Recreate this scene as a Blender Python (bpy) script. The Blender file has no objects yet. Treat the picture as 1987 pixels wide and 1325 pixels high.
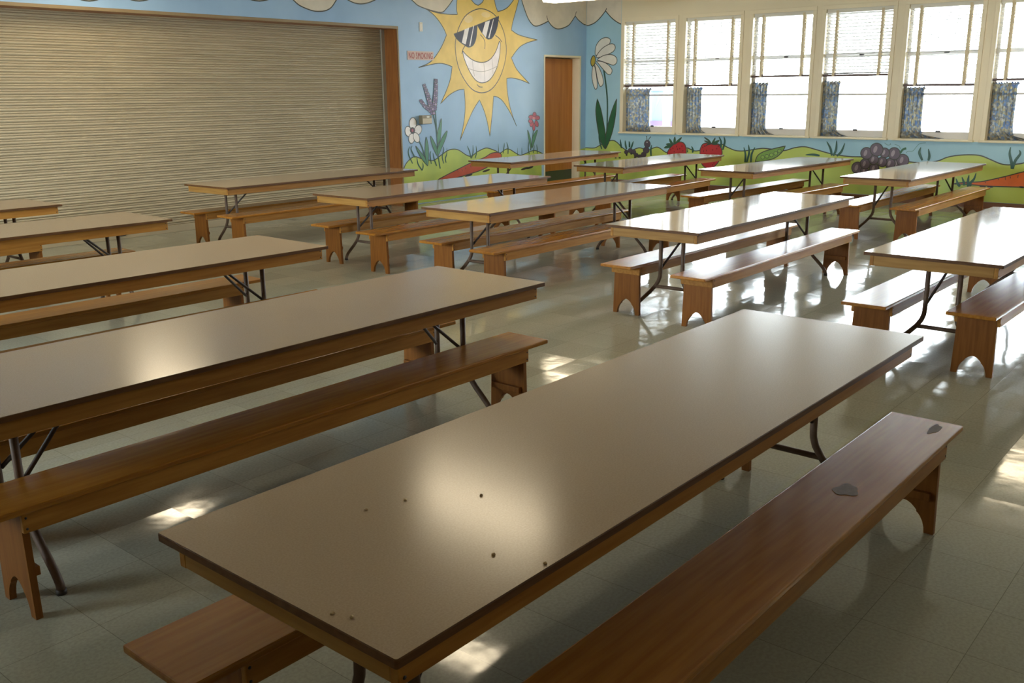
import bpy, bmesh, math, random
from mathutils import Matrix, Vector
from mathutils.geometry import tessellate_polygon

SC = bpy.context.scene
COL = SC.collection
PI = math.pi

# ------------------------------------------------------------------ camera
cam_data = bpy.data.cameras.new('camera')
cam = bpy.data.objects.new('camera', cam_data)
COL.objects.link(cam)
cam_data.sensor_width = 36.0
cam_data.lens = 1828.506 / 1987 * 36
cam_data.shift_x = -13.0 / 1987
cam_data.shift_y = 4.98 / 1987
cam_data.clip_start = 0.05
_r = (0.63820308, -0.76982961, -0.00769418)
_u = (0.20410382, 0.15955244, 0.96585954)
_f = (0.74231964, 0.61798495, -0.25895202)
cam.matrix_world = Matrix(((_r[0], _u[0], -_f[0], 0.0), (_r[1], _u[1], -_f[1], 0.0),
                           (_r[2], _u[2], -_f[2], 1.60), (0, 0, 0, 1)))
SC.camera = cam

# ------------------------------------------------------------------ world and exposure
SKY = 9.5
LAMP = 6.2
world = bpy.data.worlds.new('sky')
SC.world = world
world.use_nodes = True
bg = world.node_tree.nodes['Background']
bg.inputs[0].default_value = (0.86, 0.93, 1.0, 1)
bg.inputs[1].default_value = SKY
SC.view_settings.view_transform = 'Standard'
SC.view_settings.look = 'None'
SC.view_settings.gamma = 1.0
SC.view_settings.exposure = 1.72
SC.cycles.use_denoising = True
SC.cycles.max_bounces = 10
SC.cycles.diffuse_bounces = 6
SC.cycles.glossy_bounces = 5
SC.cycles.transparent_max_bounces = 16
SC.cycles.sample_clamp_indirect = 6.0
SC.cycles.caustics_reflective = False
SC.cycles.caustics_refractive = False

XW, YW, CEIL = 14.068, 10.117, 3.25          # window wall, shutter wall, ceiling
X0, Y0 = -2.5, -2.6                          # the two walls behind the camera
WIN = [(9.346, 8.306), (8.164, 7.148), (6.990, 5.982), (5.837, 4.816), (4.652, 3.653),
       (3.495, 2.490), (2.330, 1.325), (1.165, 0.160), (0.0, -1.005)]
Z_SILL, Z_TOP = 0.903, 2.745
FILL_WIN = [(9.2, 7.2), (6.8, 4.8)]      # unseen windows added in the opposite wall to let in fill light
LZ = (1.0, 2.85)
PORT = [(XW + 0.19, a, b, Z_SILL, Z_TOP, 1) for a, b in WIN] + [(X0 - 0.13, a, b, LZ[0], LZ[1], -1) for a, b in FILL_WIN]
for px, a, b, za, zb, sg in PORT:           # light portals filling the window openings (they guide the sky light)
    ld = bpy.data.lights.new('window_portal', 'AREA')
    ld.shape = 'RECTANGLE'; ld.size = a - b; ld.size_y = zb - za
    ld.cycles.is_portal = True
    lo = bpy.data.objects.new('window_portal', ld)
    lo.location = (px, (a + b) / 2, (za + zb) / 2)
    lo.rotation_euler = (PI / 2, 0, PI / 2 * sg)
    COL.objects.link(lo)

# ------------------------------------------------------------------ materials
def mat(name, col, rough=0.5, col2=None, scale=6.0, stretch=(1, 1, 1), detail=4.0, metal=0.0, spec=0.5,
        bump=0.0, bscale=None, vary=0.0, coat=0.0, lo=0.35, hi=0.65):
    m = bpy.data.materials.new(name)
    m.use_nodes = True
    nt = m.node_tree
    b = nt.nodes['Principled BSDF']
    b.inputs['Base Color'].default_value = (*col, 1)
    b.inputs['Roughness'].default_value = rough
    b.inputs['Metallic'].default_value = metal
    b.inputs['Specular IOR Level'].default_value = spec
    b.inputs['Coat Weight'].default_value = coat
    b.inputs['Coat Roughness'].default_value = 0.12
    if col2 or bump:
        tc = nt.nodes.new('ShaderNodeTexCoord')
        mp = nt.nodes.new('ShaderNodeMapping')
        mp.inputs['Scale'].default_value = stretch
        nt.links.new(tc.outputs['Object'], mp.inputs[0])
        if vary:
            oi = nt.nodes.new('ShaderNodeObjectInfo')
            mul = nt.nodes.new('ShaderNodeMath'); mul.operation = 'MULTIPLY'; mul.inputs[1].default_value = 37.0
            nt.links.new(oi.outputs['Random'], mul.inputs[0])
            nt.links.new(mul.outputs[0], mp.inputs['Location'])
        n = nt.nodes.new('ShaderNodeTexNoise')
        n.inputs['Scale'].default_value = scale
        n.inputs['Detail'].default_value = detail
        nt.links.new(mp.outputs[0], n.inputs['Vector'])
        if col2:
            r = nt.nodes.new('ShaderNodeValToRGB')
            r.color_ramp.elements[0].position = lo; r.color_ramp.elements[1].position = hi
            r.color_ramp.elements[0].color = (*col, 1); r.color_ramp.elements[1].color = (*col2, 1)
            nt.links.new(n.outputs['Fac'], r.inputs[0])
            out = r.outputs[0]
            if vary:
                hs = nt.nodes.new('ShaderNodeHueSaturation')
                mr = nt.nodes.new('ShaderNodeMapRange')
                mr.inputs['To Min'].default_value = 1 - vary; mr.inputs['To Max'].default_value = 1 + vary
                nt.links.new(oi.outputs['Random'], mr.inputs[0])
                nt.links.new(mr.outputs[0], hs.inputs['Value'])
                nt.links.new(out, hs.inputs['Color'])
                out = hs.outputs[0]
            nt.links.new(out, b.inputs['Base Color'])
        if bump:
            bm_ = nt.nodes.new('ShaderNodeBump')
            bm_.inputs['Strength'].default_value = bump; bm_.inputs['Distance'].default_value = 0.002
            if bscale:
                n2 = nt.nodes.new('ShaderNodeTexNoise'); n2.inputs['Scale'].default_value = bscale
                nt.links.new(mp.outputs[0], n2.inputs['Vector'])
                nt.links.new(n2.outputs['Fac'], bm_.inputs['Height'])
            else:
                nt.links.new(n.outputs['Fac'], bm_.inputs['Height'])
            nt.links.new(bm_.outputs[0], b.inputs['Normal'])
    return m

def emis(name, col, s):
    m = bpy.data.materials.new(name); m.use_nodes = True
    nt = m.node_tree; nt.nodes.clear()
    e = nt.nodes.new('ShaderNodeEmission'); e.inputs[0].default_value = (*col, 1); e.inputs[1].default_value = s
    o = nt.nodes.new('ShaderNodeOutputMaterial'); nt.links.new(e.outputs[0], o.inputs[0])
    return m

M = {}
M['laminate'] = mat('laminate', (0.47, 0.36, 0.255), 0.085, (0.515, 0.40, 0.288), 230, detail=2, vary=0.04, bump=0.008, bscale=9)
M['laminate_dull'] = mat('worn_laminate', (0.45, 0.325, 0.21), 0.19, (0.50, 0.37, 0.245), 230, detail=2, vary=0.03, bump=0.012, bscale=9)
M['laminate_dull'].node_tree.nodes['Principled BSDF'].inputs['Specular IOR Level'].default_value = 0.42
M['edge'] = mat('edge_wood', (0.105, 0.046, 0.016), 0.5, (0.15, 0.07, 0.025), 8, (1, 5, 12), vary=0.1, spec=0.25)
M['apron'] = mat('apron_wood', (0.37, 0.158, 0.027), 0.45, (0.47, 0.225, 0.046), 3.5, (1, 14, 14), vary=0.12, spec=0.25)
M['apron_end'] = mat('apron_end_wood', (0.36, 0.18, 0.042), 0.45, (0.45, 0.245, 0.064), 3.5, (14, 1, 14), vary=0.12, spec=0.25)
M['seat'] = mat('seat_wood', (0.33, 0.126, 0.016), 0.25, (0.42, 0.180, 0.026), 3.0, (1, 16, 16), vary=0.14, spec=0.42)
M['legwood'] = mat('leg_wood', (0.21, 0.073, 0.011), 0.45, (0.27, 0.102, 0.017), 4.0, (14, 14, 1), vary=0.12, spec=0.25)
M['steel'] = mat('brown_steel', (0.125, 0.08, 0.052), 0.5, (0.17, 0.11, 0.075), 20, spec=0.35)
M['darksteel'] = mat('dark_steel', (0.05, 0.036, 0.028), 0.5, (0.075, 0.055, 0.044), 20, spec=0.35)
M['screw'] = mat('screw_metal', (0.03, 0.022, 0.016), 0.5)
M['glide'] = mat('glide_metal', (0.25, 0.24, 0.22), 0.35, metal=0.8)
M['worn'] = mat('worn_paint', (0.20, 0.14, 0.105), 0.7, (0.26, 0.195, 0.155), 60, spec=0.2)
M['smudge'] = mat('smudge', (0.10, 0.095, 0.10), 0.4, (0.16, 0.15, 0.15), 30)
M['crumb'] = mat('crumb', (0.62, 0.48, 0.28), 0.8, (0.45, 0.3, 0.15), 200)
M['cream'] = mat('cream_paint', (0.80, 0.72, 0.54), 0.42, (0.83, 0.75, 0.57), 3)
M['ceil'] = mat('ceiling_paint', (0.76, 0.72, 0.62), 0.8, (0.80, 0.76, 0.66), 30, bump=0.3)
M['plain'] = mat('plain_wall', (0.42, 0.36, 0.26), 0.7, (0.46, 0.40, 0.29), 3)
M['shutter'] = mat('shutter_metal', (0.49, 0.42, 0.295), 0.4, (0.54, 0.465, 0.33), 5, (0.3, 1, 2), bump=0.15, bscale=60)
M['guide'] = mat('guide_metal', (0.36, 0.33, 0.26), 0.45)
M['jamb'] = mat('stained_wood', (0.27, 0.10, 0.028), 0.4, (0.36, 0.145, 0.04), 3, (10, 10, 1))
M['beige_trim'] = mat('beige_trim', (0.30, 0.215, 0.115), 0.5)
M['door'] = mat('orange_wood', (0.42, 0.155, 0.028), 0.35, (0.52, 0.21, 0.045), 2.0, (7, 7, 0.6), vary=0.02)
M['kick'] = mat('dark_green_panel', (0.06, 0.085, 0.05), 0.35)
M['base'] = mat('brown_base', (0.17, 0.075, 0.04), 0.4)
M['plastic'] = mat('white_plastic', (0.72, 0.70, 0.64), 0.4)
M['beige_plastic'] = mat('beige_plastic', (0.52, 0.46, 0.34), 0.45)
M['khaki_plastic'] = mat('khaki_plastic', (0.24, 0.205, 0.13), 0.45)
M['sign'] = mat('sign_pink', (0.66, 0.50, 0.47), 0.5)
M['sign_red'] = mat('sign_red', (0.42, 0.07, 0.075), 0.5)
M['sash'] = mat('sash_paint', (0.68, 0.66, 0.64), 0.4)
M['rail'] = mat('rail_brown', (0.11, 0.065, 0.06), 0.45)
M['tape'] = mat('blind_tape', (0.66, 0.57, 0.40), 0.8, (0.70, 0.61, 0.44), 80)
M['latch'] = mat('latch_metal', (0.05, 0.045, 0.045), 0.4, metal=0.6)
M['housing'] = mat('lamp_housing', (0.72, 0.70, 0.64), 0.4)
M['lamp'] = emis('lamp_diffuser', (1.0, 0.83, 0.57), LAMP)
M['paving'] = mat('paving', (0.42, 0.41, 0.40), 0.8, (0.5, 0.49, 0.47), 2)
M['house'] = mat('blue_siding', (0.06, 0.085, 0.17), 0.7)
M['house_up'] = mat('white_siding_upper', (0.7, 0.7, 0.7), 0.7)
M['house_trim'] = mat('white_siding', (0.12, 0.13, 0.16), 0.7)
M['house_low'] = mat('purple_siding', (0.06, 0.035, 0.11), 0.7)
PAINT = dict(cloud=(0.68, 0.63, 0.54), sun=(0.76, 0.55, 0.12), sun2=(0.78, 0.575, 0.16), sunhi=(0.80, 0.63, 0.28),
             line=(0.055, 0.06, 0.055), navy=(0.012, 0.014, 0.04), lens=(0.80, 0.80, 0.82), teeth=(0.86, 0.83, 0.86),
             grey=(0.42, 0.40, 0.43), hill=(0.52, 0.64, 0.15), hillsh=(0.25, 0.36, 0.12), carrot=(0.48, 0.085, 0.045),
             orange=(0.72, 0.155, 0.035), soil=(0.035, 0.03, 0.035), teal=(0.028, 0.10, 0.082), leaf=(0.085, 0.26, 0.165),
             leaf2=(0.18, 0.34, 0.075), lav=(0.16, 0.11, 0.26), lav2=(0.33, 0.25, 0.42), petal=(0.82, 0.80, 0.80),
             petalg=(0.70, 0.70, 0.66), pinkd=(0.12, 0.03, 0.06), pink=(0.44, 0.085, 0.14), pinkl=(0.62, 0.25, 0.28),
             dgreen=(0.02, 0.115, 0.05), dcent=(0.42, 0.33, 0.04), cat=(0.085, 0.066, 0.095), red=(0.43, 0.022, 0.03),
             seed=(0.13, 0.008, 0.015), pea=(0.24, 0.42, 0.10), grape=(0.13, 0.10, 0.145), grapehi=(0.33, 0.28, 0.34),
             vine=(0.16, 0.30, 0.33))
def paint(c):
    k = 'paint_' + c
    if k not in M:
        a = PAINT[c]
        if c == 'hill': M[k] = mat(k, a, 0.42, (0.33, 0.48, 0.14), 1.7, detail=2, lo=0.5, hi=0.78)
        else: M[k] = mat(k, a, 0.42, tuple(min(1, v * 1.14 + 0.006) for v in a), 5.0)
    return M[k]

def wall_paint():
    # blue paint below the sills and left of the first window, cream paint round the windows
    m = mat('window_wall_paint', (0.34, 0.58, 0.74), 0.42, (0.37, 0.62, 0.78), 2.5)
    nt = m.node_tree
    b = nt.nodes['Principled BSDF']
    src = b.inputs['Base Color'].links[0].from_socket
    tc = nt.nodes.new('ShaderNodeTexCoord'); sp = nt.nodes.new('ShaderNodeSeparateXYZ')
    nt.links.new(tc.outputs['Object'], sp.inputs[0])
    g1 = nt.nodes.new('ShaderNodeMath'); g1.operation = 'GREATER_THAN'; g1.inputs[1].default_value = 0.885
    g2 = nt.nodes.new('ShaderNodeMath'); g2.operation = 'LESS_THAN'; g2.inputs[1].default_value = 9.392
    nt.links.new(sp.outputs[2], g1.inputs[0]); nt.links.new(sp.outputs[1], g2.inputs[0])
    mu = nt.nodes.new('ShaderNodeMath'); mu.operation = 'MULTIPLY'
    nt.links.new(g1.outputs[0], mu.inputs[0]); nt.links.new(g2.outputs[0], mu.inputs[1])
    mx = nt.nodes.new('ShaderNodeMix'); mx.data_type = 'RGBA'
    nt.links.new(mu.outputs[0], mx.inputs[0])
    nt.links.new(src, mx.inputs[6]); mx.inputs[7].default_value = (0.80, 0.72, 0.54, 1)
    nt.links.new(mx.outputs[2], b.inputs['Base Color'])
    return m
M['winwall'] = wall_paint()
M['blue'] = mat('sky_blue_paint', (0.31, 0.50, 0.76), 0.42, (0.36, 0.56, 0.82), 1.6, detail=3)

def floor_mat():
    m = bpy.data.materials.new('waxed_tile'); m.use_nodes = True
    nt = m.node_tree; L = nt.links.new
    b = nt.nodes['Principled BSDF']
    b.inputs['Roughness'].default_value = 0.09; b.inputs['Specular IOR Level'].default_value = 0.31
    tc = nt.nodes.new('ShaderNodeTexCoord')
    mp = nt.nodes.new('ShaderNodeMapping')
    mp.inputs['Location'].default_value = (-2.39 / 0.3048, -0.553 / 0.3048, 0)
    mp.inputs['Scale'].default_value = (1 / 0.3048, 1 / 0.3048, 1)
    L(tc.outputs['Object'], mp.inputs[0])
    fl = nt.nodes.new('ShaderNodeVectorMath'); fl.operation = 'FLOOR'
    fr = nt.nodes.new('ShaderNodeVectorMath'); fr.operation = 'FRACTION'
    L(mp.outputs[0], fl.inputs[0]); L(mp.outputs[0], fr.inputs[0])
    wn = nt.nodes.new('ShaderNodeTexWhiteNoise'); wn.noise_dimensions = '3D'
    L(fl.outputs[0], wn.inputs['Vector'])
    # seam mask
    sp = nt.nodes.new('ShaderNodeSeparateXYZ'); L(fr.outputs[0], sp.inputs[0])
    def edge(s):
        a = nt.nodes.new('ShaderNodeMath'); a.operation = 'SUBTRACT'; a.inputs[1].default_value = 0.5; L(s, a.inputs[0])
        c = nt.nodes.new('ShaderNodeMath'); c.operation = 'ABSOLUTE'; L(a.outputs[0], c.inputs[0])
        g = nt.nodes.new('ShaderNodeMath'); g.operation = 'GREATER_THAN'; g.inputs[1].default_value = 0.4965; L(c.outputs[0], g.inputs[0])
        return g.outputs[0]
    mxs = nt.nodes.new('ShaderNodeMath'); mxs.operation = 'MAXIMUM'
    L(edge(sp.outputs[0]), mxs.inputs[0]); L(edge(sp.outputs[1]), mxs.inputs[1])
    n1 = nt.nodes.new('ShaderNodeTexNoise'); n1.inputs['Scale'].default_value = 90; n1.inputs['Detail'].default_value = 3
    L(tc.outputs['Object'], n1.inputs['Vector'])
    r = nt.nodes.new('ShaderNodeValToRGB')
    r.color_ramp.elements[0].position = 0.36; r.color_ramp.elements[1].position = 0.62
    r.color_ramp.elements[0].color = (0.345, 0.345, 0.275, 1); r.color_ramp.elements[1].color = (0.40, 0.40, 0.322, 1)
    L(n1.outputs['Fac'], r.inputs[0])
    hs = nt.nodes.new('ShaderNodeHueSaturation')
    mr = nt.nodes.new('ShaderNodeMapRange'); mr.inputs['To Min'].default_value = 0.95; mr.inputs['To Max'].default_value = 1.05
    L(wn.outputs['Value'], mr.inputs[0]); L(mr.outputs[0], hs.inputs['Value']); L(r.outputs[0], hs.inputs['Color'])
    mx = nt.nodes.new('ShaderNodeMix'); mx.data_type = 'RGBA'
    ms = nt.nodes.new('ShaderNodeMath'); ms.operation = 'MULTIPLY'; ms.inputs[1].default_value = 0.55
    L(mxs.outputs[0], ms.inputs[0]); L(ms.outputs[0], mx.inputs[0])
    L(hs.outputs[0], mx.inputs[6]); mx.inputs[7].default_value = (0.09, 0.085, 0.06, 1)
    L(mx.outputs[2], b.inputs['Base Color'])
    # every tile lies at its own slight tilt under the wax, and the wax is a little wavy
    dp = nt.nodes.new('ShaderNodeVectorMath'); dp.operation = 'SUBTRACT'; dp.inputs[1].default_value = (0.5, 0.5, 0.5)
    L(wn.outputs['Color'], dp.inputs[0])
    dd = nt.nodes.new('ShaderNodeVectorMath'); dd.operation = 'DOT_PRODUCT'
    fz = nt.nodes.new('ShaderNodeVectorMath'); fz.operation = 'MULTIPLY'; fz.inputs[1].default_value = (1, 1, 0)
    L(fr.outputs[0], fz.inputs[0]); L(fz.outputs[0], dd.inputs[0]); L(dp.outputs[0], dd.inputs[1])
    n2 = nt.nodes.new('ShaderNodeTexNoise'); n2.inputs['Scale'].default_value = 7.0; n2.inputs['Detail'].default_value = 2
    L(tc.outputs['Object'], n2.inputs['Vector'])
    s1 = nt.nodes.new('ShaderNodeMath'); s1.operation = 'MULTIPLY'; s1.inputs[1].default_value = 0.011; L(dd.outputs['Value'], s1.inputs[0])
    s2 = nt.nodes.new('ShaderNodeMath'); s2.operation = 'MULTIPLY_ADD'; s2.inputs[1].default_value = 0.0014; L(n2.outputs['Fac'], s2.inputs[0]); L(s1.outputs[0], s2.inputs[2])
    bm_ = nt.nodes.new('ShaderNodeBump'); bm_.inputs['Strength'].default_value = 0.7; bm_.inputs['Distance'].default_value = 1.0
    L(s2.outputs[0], bm_.inputs['Height']); L(bm_.outputs[0], b.inputs['Normal'])
    return m
M['floor'] = floor_mat()

def glass_mat():
    m = bpy.data.materials.new('window_glass'); m.use_nodes = True
    nt = m.node_tree; nt.nodes.clear(); L = nt.links.new
    t = nt.nodes.new('ShaderNodeBsdfTransparent'); t.inputs[0].default_value = (0.96, 0.98, 0.97, 1)
    g = nt.nodes.new('ShaderNodeBsdfGlossy'); g.inputs['Roughness'].default_value = 0.02
    f = nt.nodes.new('ShaderNodeFresnel'); f.inputs[0].default_value = 1.45
    mx = nt.nodes.new('ShaderNodeMixShader'); o = nt.nodes.new('ShaderNodeOutputMaterial')
    L(f.outputs[0], mx.inputs[0]); L(t.outputs[0], mx.inputs[1]); L(g.outputs[0], mx.inputs[2]); L(mx.outputs[0], o.inputs[0])
    return m
M['glass'] = glass_mat()

def cloth_mat(name, cols, scale, trans):
    m = bpy.data.materials.new(name); m.use_nodes = True
    nt = m.node_tree; nt.nodes.clear(); L = nt.links.new
    tc = nt.nodes.new('ShaderNodeTexCoord')
    if len(cols) > 1:
        v = nt.nodes.new('ShaderNodeTexVoronoi'); v.inputs['Scale'].default_value = scale
        L(tc.outputs['Object'], v.inputs['Vector'])
        s = nt.nodes.new('ShaderNodeSeparateColor'); L(v.outputs['Color'], s.inputs[0])
        r = nt.nodes.new('ShaderNodeValToRGB'); r.color_ramp.interpolation = 'CONSTANT'
        els = r.color_ramp.elements
        while len(els) < len(cols): els.new(0.5)
        for i, c in enumerate(cols):
            els[i].position = i / len(cols); els[i].color = (*c, 1)
        L(s.outputs[0], r.inputs[0]); colout = r.outputs[0]
    else:
        rg = nt.nodes.new('ShaderNodeRGB'); rg.outputs[0].default_value = (*cols[0], 1); colout = rg.outputs[0]
    d = nt.nodes.new('ShaderNodeBsdfDiffuse'); t = nt.nodes.new('ShaderNodeBsdfTranslucent')
    L(colout, d.inputs[0]); L(colout, t.inputs[0])
    mx = nt.nodes.new('ShaderNodeMixShader'); mx.inputs[0].default_value = trans
    o = nt.nodes.new('ShaderNodeOutputMaterial')
    L(d.outputs[0], mx.inputs[1]); L(t.outputs[0], mx.inputs[2]); L(mx.outputs[0], o.inputs[0])
    return m
M['curtain'] = cloth_mat('curtain_print', [(0.36, 0.37, 0.36), (0.22, 0.31, 0.47), (0.52, 0.48, 0.34), (0.27, 0.28, 0.28), (0.56, 0.57, 0.55), (0.29, 0.39, 0.53), (0.42, 0.40, 0.33)], 36, 0.35)
M['slat'] = cloth_mat('blind_slat', [(0.72, 0.71, 0.69)], 1, 0.2)

# ------------------------------------------------------------------ mesh helpers
class MB:
    """collects shapes, then links them as ONE mesh object"""
    def __init__(s): s.v = []; s.f = []; s.m = []; s.mats = []; s.sm = []
    def mi(s, m):
        if m not in s.mats: s.mats.append(m)
        return s.mats.index(m)
    def add(s, vs, fs, m, smooth=False):
        o = len(s.v); s.v += [tuple(v) for v in vs]; k = s.mi(m)
        for f in fs: s.f.append([i + o for i in f]); s.m.append(k); s.sm.append(smooth)
    def box(s, x0, x1, y0, y1, z0, z1, m, c=0.0):
        if c <= 0:
            vs = [(x, y, z) for x in (x0, x1) for y in (y0, y1) for z in (z0, z1)]
            s.add(vs, [(0, 1, 3, 2), (4, 6, 7, 5), (0, 4, 5, 1), (2, 3, 7, 6), (0, 2, 6, 4), (1, 5, 7, 3)], m)
            return
        bm = bmesh.new()
        bmesh.ops.create_cube(bm, size=1)
        for v in bm.verts:
            v.co = Vector((x0 if v.co.x < 0 else x1, y0 if v.co.y < 0 else y1, z0 if v.co.z < 0 else z1))
        bmesh.ops.bevel(bm, geom=list(bm.edges), offset=c, segments=2, affect='EDGES', profile=0.5)
        bm.verts.index_update()
        s.add([v.co[:] for v in bm.verts], [[v.index for v in f.verts] for f in bm.faces], m)
        bm.free()
    def tube(s, pts, r, m, n=10, caps=True):
        pts = [Vector(p) for p in pts]; rings = []
        t0 = (pts[1] - pts[0]).normalized()
        ref = Vector((0, 0, 1)) if abs(t0.z) < 0.9 else Vector((1, 0, 0))
        a = t0.cross(ref).normalized()
        for i, p in enumerate(pts):
            t = (pts[min(i + 1, len(pts) - 1)] - pts[max(i - 1, 0)]).normalized()
            a = (a - t * a.dot(t)).normalized(); b = t.cross(a)
            rings.append([p + (a * math.cos(2 * PI * k / n) + b * math.sin(2 * PI * k / n)) * r for k in range(n)])
        vs = [v for rg in rings for v in rg]; fs = []
        for i in range(len(pts) - 1):
            for k in range(n):
                fs.append((i * n + k, i * n + (k + 1) % n, (i + 1) * n + (k + 1) % n, (i + 1) * n + k))
        if caps: fs += [tuple(range(n - 1, -1, -1)), tuple((len(pts) - 1) * n + k for k in range(n))]
        s.add(vs, fs, m, True)
    def prism(s, poly, x0, x1, m, axis=0):
        """poly of two coordinates extruded along an axis"""
        n = len(poly); vs = []
        for x in (x0, x1):
            for p in poly:
                vs.append((x, p[0], p[1]) if axis == 0 else (p[0], x, p[1]) if axis == 1 else (p[0], p[1], x))
        fs = [(i, (i + 1) % n, n + (i + 1) % n, n + i) for i in range(n)]
        for t in tessellate_polygon([[Vector((p[0], p[1], 0)) for p in poly]]):
            fs.append(tuple(t)); fs.append(tuple(n + i for i in reversed(t)))
        s.add(vs, fs, m)
    def build(s, name, parent=None, loc=None):
        me = bpy.data.meshes.new(name)
        me.from_pydata(s.v, [], s.f)
        for m in s.mats: me.materials.append(m)
        me.polygons.foreach_set('material_index', s.m)
        me.polygons.foreach_set('use_smooth', s.sm)
        me.update()
        bm = bmesh.new(); bm.from_mesh(me)
        bmesh.ops.recalc_face_normals(bm, faces=bm.faces); bm.to_mesh(me); bm.free()
        o = bpy.data.objects.new(name, me); COL.objects.link(o)
        if parent: o.parent = parent
        if loc: o.location = loc
        return o

def tag(o, label=None, cat=None, group=None, kind=None):
    if label: o['label'] = label
    if cat: o['category'] = cat
    if group: o['group'] = group
    if kind: o['kind'] = kind
    return o

def empty(name, loc=(0, 0, 0), rz=0.0):
    o = bpy.data.objects.new(name, None); COL.objects.link(o)
    o.location = loc; o.rotation_euler = (0, 0, rz); o.empty_display_size = 0.1
    return o

def copy_tree(o, parent=None):
    c = o.copy(); COL.objects.link(c)
    if parent: c.parent = parent
    for ch in list(o.children): copy_tree(ch, c)
    return c

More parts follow.
